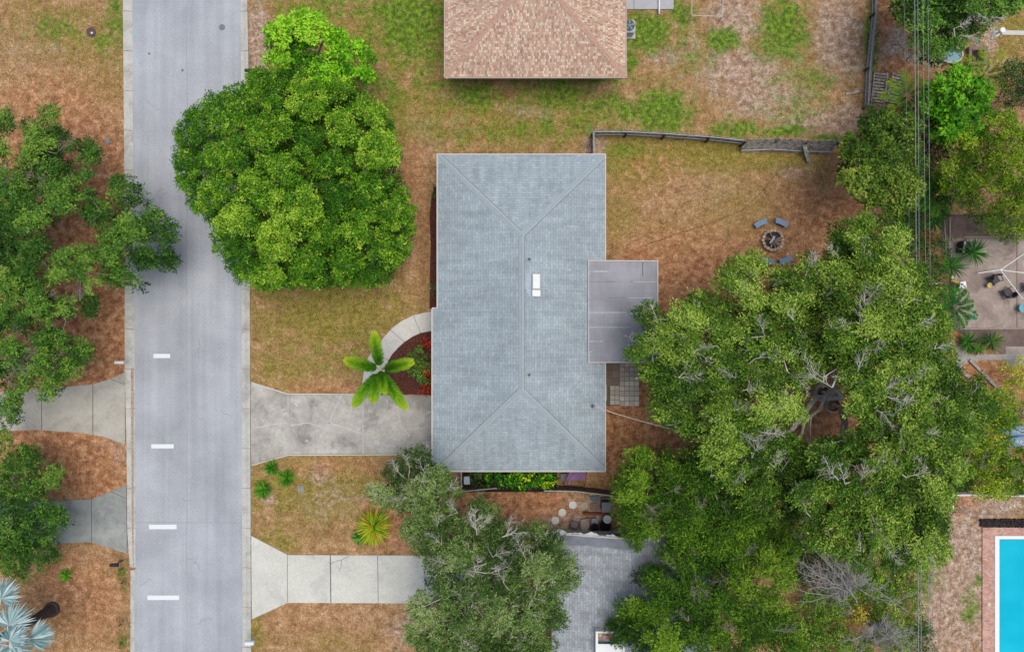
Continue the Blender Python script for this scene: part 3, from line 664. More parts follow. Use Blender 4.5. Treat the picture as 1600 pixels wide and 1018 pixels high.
# ------------------------------------------------------------ fences
M_fr = simple('fence_rail', A(196, 190, 190), .95, .1, .3, 3)
M_fw = simple('fence_wood', A(214, 206, 200), .95, .1, .3, 5, c2=A(96, 84, 76), bump=.3)
M_fd = simple('fence_dark', A(108, 94, 86), .95, .1, .4, 5)
def fence(label, pts, hgt=1.6, side=1, bw=.14, post=2.35, lean=0, top=True, name='wooden_fence', matb=M_fw, matr=M_fr, gap=.012, rails=(.35, 1.3)):
    """pts: pixel positions of the fence's top edge"""
    W = [Vector(P(a, b, hgt)[:2] + (0,)) for a, b in pts]
    t = thing(name, label, 'fence', tuple(W[0]))
    bo, ra, i_post = MB(), MB(), 0
    for a, b in zip(W[:-1], W[1:]):
        d = b - a; L = d.length; d.normalize(); nn = Vector((-d.y, d.x, 0)) * side
        k = int(L / (bw + gap))
        for i in range(k):
            q = a + d * ((i + .5) * L / k) + nn * random.uniform(-.008, .008); hh = hgt + random.uniform(-.04, .03)
            l0 = nn * lean
            bo.bar((q.x - l0.x, q.y - l0.y, 0.02), (q.x, q.y, hh), bw if abs(d.y) > abs(d.x) else .02, .02 if abs(d.y) > abs(d.x) else bw) if False else bo.add(
                [tuple(q + d * s1 * bw / 2 + nn * s2 * .01 - l0 * (1 - zz) + Vector((0, 0, .02 + zz * hh))) for zz in (0, 1) for s1, s2 in ((-1, -1), (1, -1), (1, 1), (-1, 1))],
                [(0, 1, 5, 4), (1, 2, 6, 5), (2, 3, 7, 6), (3, 0, 4, 7), (4, 5, 6, 7), (3, 2, 1, 0)])
        for z in rails:
            off = nn * -.06; l0 = nn * lean * (1 - z / hgt)
            ra.bar(a + off - l0 + Vector((0, 0, z)), b + off - l0 + Vector((0, 0, z)), .05, .09)
        npst = max(1, round(L / post))
        for i in range(npst + (1 if b is W[-1] else 0)):
            q = a + d * (L * i / npst) - nn * .12; mp = MB(); mp.box((q.x, q.y, (hgt - .05) / 2), (.1, .1, hgt - .05), math.atan2(d.y, d.x)); mp.out('post', M_fd, t)
    bo.out('boards', matb, t); ra.out('rail', matr, t)
    return t
fence('weathered grey board fence along the top of the back yard of the central house', [(927, 242), (926.5, 204), (980, 204), (1040, 207), (1110, 212), (1166, 218)], 1.15, side=1, matb=M_fw, rails=(.45, 1.08))
fence('leaning grey board fence section held up by wooden props beside the round dark tree', [(1166, 218), (1215, 216), (1262, 219), (1312, 220)], 1.3, side=1, lean=.5, bw=.16, rails=(.3,))
for (a, b, c_, d, ww, lab) in ((1256, 224, 1264, 254, .26, 'long weathered plank propping up the leaning board fence'), (1268, 225, 1270, 234, .24, 'short weathered plank beside the long prop of the leaning board fence'),
        (1322, 147, 1358, 140, .14, 'pale plank lying on bare ground against the fence at right')):
    mb = MB(); mb.bar(P(a, b, .9 if a < 1300 else .08), P(c_, d, .06), ww, .05); solo('wooden_plank', mb, M_fw, lab, 'plank')
fence('weathered fence running down from the top edge between bare ground and the gravel yard', [(1371, -60), (1371, 20), (1362, 105), (1359, 165)], .7, side=1, rails=(.2, .62))
fence('dark wooden fence left of the narrow plant courtyard below the central house', [(722, 736), (722, 766), (776, 761)], 1.2, side=1, matb=M_fd, rails=(.5, 1.15))
fence('dark wooden fence running right from the courtyard plants towards the trees', [(850, 765), (900, 766), (985, 776), (1030, 780)], 1.3, side=1, matb=M_fd, rails=(.5, 1.25))
fence('low wooden fence hidden among trees near the pool yard', [(1495, 768), (1550, 769), (1620, 770)], 1.0, side=1, matb=simple('fence_blue', A(122, 134, 142), .8))
# white plastic pipe fence by the pool yard
t = thing('pipe_fence', 'white plastic pipe fence across the top of the sandy pool yard', 'fence', P(1488, 773))
mb = MB(); mb.bar(P(1488, 773, 1.0), P(1640, 775, 1.0), .08, .08); mb.bar(P(1488, 773, .45), P(1640, 775, .45), .05, .08); mb.bar(P(1488, 773, 1.0), P(1489, 797, 1.0), .08, .08); mb.bar(P(1488, 773, .45), P(1489, 797, .45), .05, .08); mb.out('rail', M_white, t)
for (a, b) in ((1488, 773), (1502, 773.2), (1546, 773.8), (1591, 774.3), (1489, 797)):
    q = P(a, b, 1.0); mb = MB(); mb.box((q[0], q[1], .52), (.13, .13, 1.05), bev=.03); mb.out('post', M_white, t)
mb = MB(); mb.tube([P(1470, 797, .5), P(1500, 798, .5), P(1545, 804, .4), P(1610, 800, .4)], .02, 5); solo('cable', mb, simple('cable_g', A(150, 150, 156), .7), 'grey cable strung across the sand below the white pipe fence', 'cable')
# ------------------------------------------------------------ pool
n = NT('paver_pink', .9, .2); p = n.pos(); b = n.n('TexBrick'); n.set(b.inputs['Vector'], p); b.inputs['Scale'].default_value = 1; b.inputs['Brick Width'].default_value = .2; b.inputs['Row Height'].default_value = .1; b.inputs['Mortar Size'].default_value = .006
b.inputs['Color1'].default_value = A(186, 138, 124); b.inputs['Color2'].default_value = A(216, 176, 160); b.inputs['Mortar'].default_value = A(176, 138, 124)
c = n.mix(1, b.outputs['Color'], n.ramp(n.noise(p, 2, 6), [(.3, .88), (.7, 1.08)]), 'MULTIPLY')
c = n.mix(n.step(n.noise(p, 9, 5), .62, .7, 0, .45), c, A(226, 210, 196)); n.col(c); M_pp = n.m
pool = thing('swimming_pool', 'turquoise swimming pool with white coping and pink paver surround', 'swimming pool', P(1620, 930))
dx0, dy0 = X(1534), Y(823); wx0, wy0 = X(1560), Y(841); cx0, cy0 = X(1553), Y(836); ex, ey = X(1900), Y(1260)
mb = MB()
mb.prism([(dx0, dy0), (ex + 1.2, dy0), (ex + 1.2, cy0), (dx0, cy0)], -.05, .07, False); mb.prism([(dx0, cy0), (cx0, cy0), (cx0, ey), (dx0, ey)], -.05, .07, False); mb.prism([(ex, cy0), (ex + 1.2, cy0), (ex + 1.2, ey), (ex, ey)], -.05, .07, False); mb.prism([(dx0, ey), (ex + 1.2, ey), (ex + 1.2, ey - 1.2), (dx0, ey - 1.2)], -.05, .07, False)
mb.out('paving', M_pp, pool)
mb = MB()
mb.prism([(cx0, cy0), (ex, cy0), (ex, wy0), (cx0, wy0)], -.05, .1, True); mb.prism([(cx0, wy0), (wx0, wy0), (wx0, ey), (cx0, ey)], -.05, .1, True)
mb.out('coping', M_white, pool)
n = NT('pool_water', .15, .08); p = n.pos()
c = n.ramp(n.noise(p, .35, 4), [(.3, A(8, 176, 208)), (.7, A(30, 196, 222))])
n.col(c); n.bump(n.noise(p, 3.5, 4, .5, .5), .10, .04)
mb = MB(); mb.prism([(wx0, wy0), (ex, wy0), (ex, ey), (wx0, ey)], .01, .055, False); mb.out('water', n.m, pool)
mb = MB(); mb.prism([(wx0, wy0 - .001), (ex, wy0 - .001), (ex, wy0 - .07), (wx0, wy0 - .07)], .056, .06, False); mb.prism([(wx0 + .001, wy0 - .071), (wx0 + .07, wy0 - .071), (wx0 + .07, ey), (wx0 + .001, ey)], .056, .06, False); mb.out('tile_line', simple('tile_line', A(16, 150, 190), .3), pool)
mb = MB(); mb.lathe(P(1545, 943.5, .07), [(.13, 0), (.15, .02), (.1, .05)], 16); mb.out('skimmer_lid', simple('lid', A(222, 206, 176), .6), pool)
mb = MB()
for k in range(520):
    a = random.uniform(1532, 1640); b_ = random.uniform(811, 822); r = random.uniform(.06, .13)
    q = P(a, b_, random.uniform(.02, .14)); mb.lathe(q, [(r, 0), (r * .8, r * .6), (r * .2, r)], 5, random.uniform(.5, 1), random.uniform(0, 3))
o = solo('mulch_row', mb, simple('black_mulch', A(74, 66, 66), .95, .1, .4, 12), 'row of black shredded mulch along the top of the pool paving', 'mulch'); o['kind'] = 'stuff'

# ------------------------------------------------------------ right hand patio
M_pd = concrete('patio_brown', A(150, 132, 124), A(182, 166, 156), A(118, 100, 94), .65, .9)
M_pdd = concrete('patio_dark', A(104, 86, 80), A(136, 116, 108), A(84, 66, 62), .6, 1.2)
mb = MB(); mb.prism(pxy([(1470, 335), (1640, 335), (1640, 560), (1580, 560), (1490, 515), (1480, 400), (1470, 390)]), -.05, .04, False); structure('yard_paving', mb, M_pdd)
mb = MB(); mb.prism(pxy([(1482, 372), (1505, 372), (1505, 402), (1482, 402)]), -.03, .048, False)
mb.prism(pxy([(1510, 373), (1589, 373), (1589, 512), (1500, 512), (1488, 440), (1500, 410)]), -.03, .06, False); mb.prism(pxy([(1590.5, 373), (1660, 373), (1660, 512), (1590.5, 512)]), -.03, .052, False); structure('patio_slab', mb, M_pd)
M_edge = simple('edge_pale', A(176, 162, 156), .9, .2, .3, 4)
mb = MB()
for a, b in (((1505, 370.5), (1600, 370.5)), ((1589.8, 373), (1589.8, 512)), ((1500, 513.5), (1610, 513)), ((1475, 335), (1478, 395)), ((1484, 336), (1484, 372))): mb.bar(P(*a, .075), P(*b, .075), .07, .06)
structure('patio_edge', mb, M_edge)
M_pv = simple('path_pale', A(178, 170, 164), .9, .2, .3, 3)
mb = MB(); mb.prism(pxy([(1492, 541), (1500, 541), (1512, 553), (1590, 553), (1640, 551), (1640, 560), (1513, 563), (1499, 577), (1492, 570)]), -.03, .05, False)
structure('garden_path', mb, M_pv)
mb = MB(); mb.prism(pxy([(1571, 541), (1640, 541), (1640, 572), (1571, 572)]), -.03, .045, False); structure('garden_paving', mb, simple('pv2', A(170, 160, 152), .9, .2, .3, 2))
for (a, b, c_, d, lab) in ((1515, 562, 1567, 615, 'long weathered garden timber running diagonally through leaf litter'), (1499, 577, 1518, 594, 'short garden timber just left of the long diagonal one')):
    mb = MB(); mb.bar(P(a, b, .09), P(c_, d, .09), .18, .16); solo('garden_timber', mb, M_pv, lab, 'timber', 'timbers edging the garden bed')
M_wick = simple('wicker', A(70, 66, 72), .6, .3, .3, 30)
def chair(px, py, rz, lab):
    c = P(px, py); t = thing('patio_chair', lab, 'chair', c, 'dark chairs on the brown patio'); ca, sa = math.cos(rz), math.sin(rz)
    def T(x, y, z): return (c[0] + x * ca - y * sa, c[1] + x * sa + y * ca, z)
    mb = MB(); mb.box(T(0, 0, .44), (.56, .52, .07), rz, bev=.03); mb.out('seat', M_wick, t)
    mb = MB(); o_, i_ = [], []
    for k in range(9):
        a = R(-70 + 140 * k / 8) + math.pi; o_.append((.34 * math.cos(a) * 1.0, .34 * math.sin(a)))
    vs = []
    for r_, z0 in ((1, .46), (1.08, .88), (.9, .88), (.86, .46)): vs += [T(x * r_, y * r_, z0) for x, y in o_]
    mb.add(vs, [(j * 9 + k, j * 9 + k + 1, ((j + 1) % 4) * 9 + k + 1, ((j + 1) % 4) * 9 + k) for j in range(4) for k in range(8)]); mb.out('backrest', M_wick, t)
    for s_ in (-1, 1):
        m = MB(); m.tube([T(.28, s_ * .30, .42), T(.28, s_ * .31, .64), T(.1, s_ * .32, .67), T(-.16, s_ * .32, .68)], .025, 6); m.out('armrest', M_dark, t)
        for f_ in (-1, 1): m = MB(); m.tube([T(f_ * .22, s_ * .22, .42), T(f_ * .30, s_ * .28, .04)], .02, 6); m.out('leg', M_dark, t)
chair(1547, 437, R(-60), 'dark patio chair nearest the yellow stool, below the white pole frame')
chair(1568, 458, R(120), 'dark patio chair lower and right of the other whole chair')
chair(1600, 449, R(180), 'dark patio chair cut off by the right edge of the photo')
t = thing('drying_rack', 'white rotary drying frame with four spread arms standing on the brown patio', 'drying rack', P(1563, 422, 0))
mb = MB(); c0 = Vector(P(1563, 421.5, 2.0)); g0 = P(1563, 421.5, 2.0); mb.tube([(g0[0], g0[1], .05), tuple(c0)], .03, 8); mb.lathe((g0[0], g0[1], 1.95), [(.06, 0), (.08, .05), (.05, .12)], 10); mb.out('pole', M_white, t)
for a, b in ((1528, 426.5), (1602, 395), (1606, 427), (1598, 467)): m = MB(); m.tube([tuple(c0), P(a, b, 2.15)], .03, 6); m.out('arm', M_white, t)
def stool():
    t = thing('stool', 'small yellow stool with round top beside the dark patio chair', 'stool', P(1540, 446)); c = P(1540, 446)
    m = MB(); m.lathe((c[0], c[1], .34), [(.15, 0), (.17, .03), (.15, .06)], 16); m.out('seat', simple('yellow', A(226, 200, 90), .5), t)
    for k in range(3): a = k * 2.1; m = MB(); m.tube([(c[0] + .1 * math.cos(a), c[1] + .1 * math.sin(a), .34), (c[0] + .16 * math.cos(a), c[1] + .16 * math.sin(a), .06)], .015, 5); m.out('leg', M_white, t)
stool()
t = thing('folding_table', 'small white table with blue and orange things on it beside dark palms', 'table', P(1504, 445)); q = P(1504, 445, .5)
m = MB(); m.box((q[0], q[1], .5), (.48, .42, .04), R(12), bev=.01); m.out('tabletop', M_white, t)
for sx in (-1, 1):
    for sy in (-1, 1): m = MB(); m.bar((q[0] + sx * .18, q[1] + sy * .15, .05), (q[0] + sx * .18, q[1] + sy * .15, .48), .03, .03); m.out('leg', M_white, t)
m = MB(); m.box((q[0] - .04, q[1] + .02, .54), (.14, .1, .04), .3); solo('small_box', m, simple('blue', A(110, 150, 200), .5), 'tiny blue box on the small white table', 'box')
m = MB(); m.lathe((q[0] + .13, q[1] - .1, .52), [(.05, 0), (.06, .06), (.03, .08)], 10); solo('small_bowl', m, simple('orange', A(236, 150, 60), .5), 'tiny orange bowl on the small white table', 'bowl')
m = MB(); a, b = P(1486, 437, .5), P(1500, 443, .5); m.tube([a, ((a[0] + b[0]) / 2, (a[1] + b[1]) / 2, .55), b], [.07, .09, .06], 8); solo('garden_tool', m, simple('yel2', A(214, 186, 70), .6), 'yellow handled garden tool left of the small white table', 'garden tool')
m = MB(); m.lathe(P(1484, 433, .3), [(.1, 0), (.13, .1), (.12, .25), (.05, .3)], 9); solo('watering_can', m, M_white, 'small white watering can at the patio edge beside palms', 'watering can')
def pot(px, py, r, h, c, lab, cat='plant pot', name='plant_pot', z0=0, soil=(70, 60, 50)):
    t = thing(name, lab, cat, P(px, py, 0)); q = P(px, py, h)
    m = MB(); m.lathe((q[0], q[1], z0), [(r * .7, 0), (r, h), (r * 1.05, h + .01), (r * .86, h + .012), (r * .84, h - .06)], 20); m.out('body', simple('pot', A(*c), .5, .4, .15), t)
    m = MB(); m.lathe((q[0], q[1], z0 + h - .07), [(r * .83, 0), (r * .83, .02), (r * .3, .03)], 16); m.out('fill', simple('soil', A(*soil), .9, .2, .3), t)
pot(1520, 495, .19, .4, (120, 170, 165), 'round teal pot on the lower left part of the brown patio', soil=(150, 190, 186))
pot(1599, 481, .26, .45, (110, 175, 190), 'turquoise pot at the right edge of the photo on the patio', soil=(130, 190, 200))
m = MB(); q = P(1508, 386, .6)
t = thing('barbecue_grill', 'old grill with grey lid and rusty inside, beside green palm on the patio', 'grill', P(1508, 386))
m.box((q[0], q[1], .45), (.5, .75, .5), R(-8), bev=.04); m.out('body', M_dark, t)
m = MB(); m.box((q[0] - .14, q[1], .72), (.12, .72, .04), R(-8)); m.out('shelf', M_trim, t)
m = MB(); m.box((q[0] + .42, q[1] + .22, .75), (.5, .3, .06), R(40), bev=.02); m.out('lid', simple('lidg', A(104, 104, 112), .4), t)
pot(1490, 584, .42, .7, (40, 34, 48), 'large black tub with purplish contents left of the garden timbers', 'tub', 'tub', soil=(112, 96, 120))
pot(1473, 611, .22, .4, (180, 40, 34), 'red bucket among leaves below the black tub', 'bucket', 'bucket', soil=(190, 60, 50))
m = MB(); q = P(1457, 741, .5); m.box((q[0], q[1], .5), (1.0, 1.0, .06), R(3), bev=.02); t = thing('garden_table', 'white square table glimpsed through the right side of the oak canopy', 'table', (q[0], q[1], 0)); m.out('tabletop', M_trim, t)
for sx in (-1, 1):
    for sy in (-1, 1): m = MB(); m.bar((q[0] + sx * .42, q[1] + sy * .42, 0), (q[0] + sx * .42, q[1] + sy * .42, .48), .05, .05); m.out('leg', M_trim, t)
m = MB(); m.lathe((q[0] - .1, q[1] + .05, .53), [(.2, 0), (.24, .08), (.16, .12), (.05, .13)], 9, .8); solo('cushion', m, simple('orange2', A(230, 160, 100), .8), 'orange cushion on the white table under the oak canopy', 'cushion')
pot(1168, 768, .28, .5, (200, 50, 30), 'bright red bucket at a dark gap between the oak and the feathery tree', 'bucket', 'bucket', soil=(200, 60, 40))
# two blue boats
def boat(px, py, rz, c, lab):
    q = P(px, py); t = thing('kayak', lab, 'kayak', q, 'pale blue kayaks under the trees'); ca, sa = math.cos(rz), math.sin(rz)
    vs = []; ns = 13; nr = 8
    for i in range(ns):
        u = i / (ns - 1); x = (u - .5) * 3.4; ww = .38 * math.sin(math.pi * min(max(u, .02), .98)) ** .6
        for k in range(nr):
            a = 2 * math.pi * k / nr; y = ww * math.cos(a); z = .22 + .2 * math.sin(a) * (.5 + .5 * ww / .38)
            vs.append((q[0] + x * ca - y * sa, q[1] + x * sa + y * ca, z))
    m = MB(); m.add(vs, [(i * nr + k, i * nr + (k + 1) % nr, (i + 1) * nr + (k + 1) % nr, (i + 1) * nr + k) for i in range(ns - 1) for k in range(nr)]); m.out('hull', simple('boat', A(*c), .4, .4, .1), t, smooth=True)
    m = MB(); m.lathe((q[0], q[1], .40), [(.42, 0), (.44, .03), (.36, .03), (.34, .0)], 16, .45, rz); m.out('cockpit', M_trim, t)
boat(1592, 671, R(4), (120, 156, 190), 'pale blue kayak, upper of the two lying among trees at the right edge')
boat(1596, 687, R(8), (134, 168, 200), 'pale blue kayak, lower of the two lying among trees at the right edge')
# gravel yard at top right
mb = MB(); mb.prism(pxy([(1565, 48), (1680, 50), (1680, 57), (1565, 55)]), -.02, .05, False); structure('garden_path', mb, M_walk)
m = MB(); m.lathe(P(1557, 53, 0), [(.2, 0), (.06, .1), (.05, .5), (.18, .58), (.16, .6)], 14); solo('birdbath', m, M_white, 'small white birdbath on the pale gravel near the right edge', 'birdbath')
t = thing('raised_planter', 'square brick edged pit with dark inside on the gravel', 'planter', P(1523, 90)); q = P(1523, 90)
m = MB()
for dx, dy, a, b in ((0, .48, 1.16, .2), (0, -.48, 1.16, .2), (-.48, 0, .2, .76), (.48, 0, .2, .76)): m.box((q[0] + dx, q[1] + dy, .16), (a, b, .34), bev=.02)
m.out('rim', simple('brick_rim', A(158, 126, 118), .9, .2, .3, 9), t)
m = MB(); m.box((q[0], q[1], .03), (.76, .76, .06)); m.out('bottom', simple('black', A(42, 30, 32), .8), t)
t = thing('garden_pond', 'small blue liner pond beneath dark oak leaves by the gravel', 'pond', P(1484, 87)); q = P(1484, 87)
m = MB(); m.lathe((q[0], q[1], 0), [(.75, 0), (.8, .18), (.68, .2), (.66, .1)], 20, .7); m.out('rim', M_trim, t)
m = MB(); m.lathe((q[0], q[1], .08), [(.67, 0), (.66, .02), (.01, .021)], 20, .7); m.out('water', simple('pondw', A(150, 190, 208), .1, .5), t)
def pallet(px, py, rz, lab, L=2.2):
    q = P(px, py); t = thing('wooden_pallet', lab, 'pallet', q, 'slatted wood panels on the gravel'); ca, sa = math.cos(rz), math.sin(rz)
    def T(x, y, z): return (q[0] + x * ca - y * sa, q[1] + x * sa + y * ca, z)
    for k in range(9): pass
    m = MB()
    for k in range(10): m.bar(T(-.45, -L / 2 + L * (k + .5) / 10, .12), T(.45, -L / 2 + L * (k + .5) / 10, .12), .12, .025)
    m.out('slats', M_fw, t)
    for s_ in (-.42, .42): m = MB(); m.bar(T(s_, -L / 2, .16), T(s_, L / 2, .16), .08, .05); m.out('rail', M_fw, t)
pallet(1372, 138, R(-6), 'slatted wood panel lying next to the fence', 2.0); pallet(1398, 140, R(-14), 'slatted wood panel lying right of the other one, beside palm leaves', 2.0)
for a, b, c_, d, lab in ((1417, 95, 1434, 82, 'bent driftwood log on the gravel'), ):
    m = MB(); m.tube([P(a, b, .1), P((a + c_) / 2, (b + d) / 2, .15), P(c_, d, .1)], [.05, .08, .05], 7); solo('log', m, M_fw, lab, 'log')
# neighbour's slab, downspout, pipe frame
mb = MB(); mb.prism(pxy([(970, -90), (1052, -90), (1052, 15.5), (970, 15.5)]), -.05, .09, False); structure('patio_slab', mb, concrete('slab_lilac', A(168, 166, 172), A(192, 190, 196), A(140, 136, 144), .5))
mb = MB(); mb.bar(P(990.5, -60, .095), P(990.5, 15, .095), .03, .01); structure('patio_slab_joint', mb, M_joint)
m = MB(); m.tube([P(1030, -60, .2), P(1030, 18, .2), P(1030, 22, .08)], .055, 8); solo('drain_pipe', m, M_white, 'white drain pipe lying across the lilac concrete slab at the top edge', 'pipe')
t = thing('pipe_enclosure', 'thin white rectangular pipe enclosure on grass at the top edge', 'enclosure', P(1105, 10))
for a, b in (((1081, 24), (1129, 26)), ((1081, 24), (1081, -50)), ((1129, 26), (1131, -50)), ((1081, -50), (1131, -50))): m = MB(); m.tube([P(*a, 1.0), P(*b, 1.0)], .028, 6); m.out('rail', simple('pvc', A(206, 204, 200), .6), t)
for a in ((1081, 24), (1129, 26), (1081, -50), (1131, -50)): q = P(*a, 1.0); m = MB(); m.tube([(q[0], q[1], 0), (q[0], q[1], 1.0)], .028, 6); m.out('leg', M_trim, t)

# ------------------------------------------------------------ fire pit and benches
fc = P(1207.5, 375, .2); t = thing('fire_pit', 'round stone fire pit filled with logs, ringed by four curved benches', 'fire pit', (fc[0], fc[1], 0))
for k in range(18):
    a = 2 * math.pi * k / 18; m = MB(); j = random.uniform(.95, 1.03)
    m.box((fc[0] + .64 * j * math.cos(a), fc[1] + .64 * j * math.sin(a), .15), (.19, .205, .3 + random.uniform(-.03, .03)), a, bev=.03); m.out('stone', simple('pit_stone_%d' % (k % 4), A(222 - 12 * (k % 4), 194 - 10 * (k % 4), 168 - 8 * (k % 4)), .9, .2, .3, 9), t)
m = MB(); m.lathe((fc[0], fc[1], .0), [(.56, 0), (.56, .08), (.2, .14)], 20); m.out('ash', simple('ash', A(96, 74, 66), .95, .1, .5, 10), t)
M_log = simple('logwood', A(196, 166, 146), .9, .1, .5, 8, c2=A(112, 84, 70))
for k in range(15):
    a = R(-75 + 130 * k / 14 + random.uniform(-8, 8)) if k < 11 else R(random.uniform(100, 300)); r0, r1_ = random.uniform(.08, .2), random.uniform(.5, .68); m = MB()
    m.tube([(fc[0] + r0 * math.cos(a), fc[1] + r0 * math.sin(a), .24), (fc[0] + r1_ * math.cos(a + .1), fc[1] + r1_ * math.sin(a + .1), .26 + random.uniform(0, .12))], random.uniform(.025, .045), 6)
    solo('log', m, M_log, 'pale split log leaning in the round stone fire pit', 'log', 'logs in the fire pit')
m = MB(); m.tube([(fc[0] - .22, fc[1] - .2, .32), (fc[0] - .03, fc[1] + .05, .36), (fc[0] + .03, fc[1] + .22, .34)], [.05, .10, .09], 8); m.box((fc[0] - .14, fc[1] - .1, .34), (.3, .07, .04), R(45)); solo('metal_scrap', m, simple('tin', A(170, 192, 212), .35, .5, .15, metal=.3), 'shiny blue grey metal piece in the middle of the fire pit', 'scrap')
M_bench = simple('bench_blue', A(136, 158, 182), .8, .2, .15, 8)
def bench(px, py, ang, lab):
    """ang: direction from the arc's centre to the bench"""
    q = P(px, py, .42); t = thing('curved_bench', lab, 'bench', (q[0], q[1], 0), 'curved benches around the fire pit')
    Rr = 1.55; cx, cy = q[0] - Rr * math.cos(ang), q[1] - Rr * math.sin(ang); wv = .17; k = 10; half = .27
    vs = []
    for z, rr in ((.34, Rr - wv), (.34, Rr + wv), (.43, Rr + wv), (.43, Rr - wv)):
        vs += [(cx + rr * math.cos(ang - half + 2 * half * i / k), cy + rr * math.sin(ang - half + 2 * half * i / k), z) for i in range(k + 1)]
    m = MB(); m.add(vs, [(j * (k + 1) + i, j * (k + 1) + i + 1, ((j + 1) % 4) * (k + 1) + i + 1, ((j + 1) % 4) * (k + 1) + i) for j in range(4) for i in range(k)] + [(0, k + 1, 2 * k + 2, 3 * k + 3), (k, 4 * k + 3, 3 * k + 2, 2 * k + 1)]); m.out('seat', M_bench, t)
    for s_ in (-.2, .2): a = ang + s_; m = MB(); m.box((cx + Rr * math.cos(a), cy + Rr * math.sin(a), .17), (.24, .12, .34), a); m.out('leg', M_bench, t)
bench(1189, 348, R(115), 'blue grey curved bench, upper left of the fire pit'); bench(1222, 347, R(64), 'blue grey curved bench, upper right of the fire pit')
bench(1200, 407.5, R(-104), 'blue grey curved bench, lower left of the fire pit'); bench(1228, 406.5, R(-69), 'blue grey curved bench, lower right of the fire pit')

# ------------------------------------------------------------ mailboxes, covers
def mailbox(px, py, L, W, c, lab, rz=0):
    z = 1.1; q = P(px, py, z); t = thing('mailbox', lab, 'mailbox', (q[0], q[1], 0), 'mailboxes along the kerb'); ca, sa = math.cos(rz), math.sin(rz)
    m = MB(); m.box((q[0], q[1], .5), (.05, .05, 1.0)); m.out('post', M_fd if sum(c) < 300 else M_white, t)
    m = MB(); vs = []; k = 7
    for sx in (-1, 1):
        for i in range(k): a = math.pi * i / (k - 1); x, y = sx * L / 2, W / 2 * math.cos(a); vs.append((q[0] + x * ca - y * sa, q[1] + x * sa + y * ca, 1.05 + W * .55 * math.sin(a)))
        for y in (-W / 2, W / 2): vs.append((q[0] + sx * L / 2 * ca - y * sa, q[1] + sx * L / 2 * sa + y * ca, .96))
    kk = k + 2; m.add(vs, [tuple(range(kk)), tuple(range(2 * kk - 1, kk - 1, -1))] + [(i, kk + i, kk + (i + 1) % kk, (i + 1) % kk) for i in range(kk)]); b_ = m.out('box', simple('mbox', A(*c), .45, .4, .08), t)
    m = MB(); m.box((q[0] + (L / 2 + .012) * ca, q[1] + (L / 2 + .012) * sa, 1.04), (.02, W * .9, .16), rz); m.out('door', simple('mdoor', A(*[x * .93 for x in c]), .45), b_)
mailbox(186, 566, .56, .2, (240, 240, 240), 'white mailbox beside the road above the tan driveway')
mailbox(177.5, 883, .50, .2, (44, 42, 46), 'black mailbox beside the road below the lower left driveway')
mailbox(389, 109.5, .52, .19, (48, 50, 54), 'black mailbox on the right kerb next to the big round tree', math.pi)
mailbox(390, 1004.5, .56, .27, (240, 242, 242), 'white mailbox on the right kerb at the bottom edge of the photo', math.pi)
m = MB(); m.lathe(P(143, 51, 0), [(.28, 0), (.3, .06), (.22, .07)], 20); solo('utility_cover', m, simple('cov', A(96, 78, 82), .8), 'dark round utility cover with white cap in the top left lawn', 'cover')
m = MB(); m.lathe(P(144, 52, .06), [(.07, 0), (.07, .05), (.04, .07)], 10); solo('cap', m, M_white, 'small white cap on the dark round cover in the lawn', 'cap')
m = MB(); m.lathe(P(168.5, 220, 0), [(.17, 0), (.17, .04), (.1, .05)], 16, 1.4); solo('utility_cover', m, simple('cov2', A(152, 142, 146), .8), 'oval grey utility cover in leaf litter left of the road', 'cover')
m = MB(); m.box(P(470, 763, .03), (.42, .42, .08), R(8), bev=.02); m.box(P(470, 763, .08), (.28, .28, .03), R(8)); solo('utility_cover', m, simple('cov3', A(160, 158, 158), .8, .2, .35, 7), 'square grey meter cover in the lawn right of the small green plants', 'cover')
# garden hose in back yard
m = MB(); m.tube([P(a, b, .03) for a, b in ((1000, 386), (1050, 368), (1110, 349), (1160, 328), (1190, 300), (1208, 278), (1222, 262), (1230, 257), (1233, 261), (1230, 266))], .012, 5); solo('garden_hose', m, simple('hose', A(78, 62, 50), .7), 'thin dark hose curving over the back yard leaf litter', 'hose')
# ------------------------------------------------------------ south side yard clutter
mb = MB(); mb.prism(pxy([(722, 700), (870, 700), (870, 768), (722, 768)]), -.02, .02, False); structure('courtyard_soil', mb, simple('dsoil', A(58, 46, 40), .95, .1, .4, 6))
for k, (a, b, r, lab) in enumerate(((895, 788, 6.2, 'white round stepping stone, second from the right'), (878.5, 800, 6.2, 'white round stepping stone in the middle of the row'), (867.5, 812.5, 6.2, 'white round stepping stone touching the awning end'))):
    m = MB(); m.lathe(P(a, b, 0), [(r / S, 0), (r / S, .05), (r / S - .03, .065)], 24); solo('stepping_stone', m, simple('stone_w%d' % k, A(224, 222, 216), .8, .2, .1, 5), lab, 'stepping stone', 'round white stepping stones')
for (a, b, r, lab) in ((913, 789.5, 5.6, 'patterned pale round stone at the right end of the stepping stones'), (858.5, 822, 5.4, 'patterned round stone half hidden by the tree, left end of the stepping stones')):
    m = MB(); m.lathe(P(a, b, 0), [(r / S, 0), (r / S, .05), (r / S - .03, .06)], 20); o = solo('stepping_stone', m, simple('stone_p', A(206, 198, 184), .8, .2, .4, 16, c2=A(150, 132, 112)), lab, 'stepping stone', 'round white stepping stones')
m = MB(); m.box(P(927, 791, .03), (.46, .46, .07), R(2), bev=.015); solo('square_paver', m, simple('sqp', A(138, 124, 108), .9, .2, .25, 9), 'square tan paver right of the patterned stone', 'paver')
m = MB(); m.box(P(936, 793, .02), (.3, .4, .05), R(5)); solo('square_paver', m, simple('sqp2', A(150, 128, 114), .9, .2, .25, 9), 'brownish paver between the square tan paver and the dark bin', 'paver')
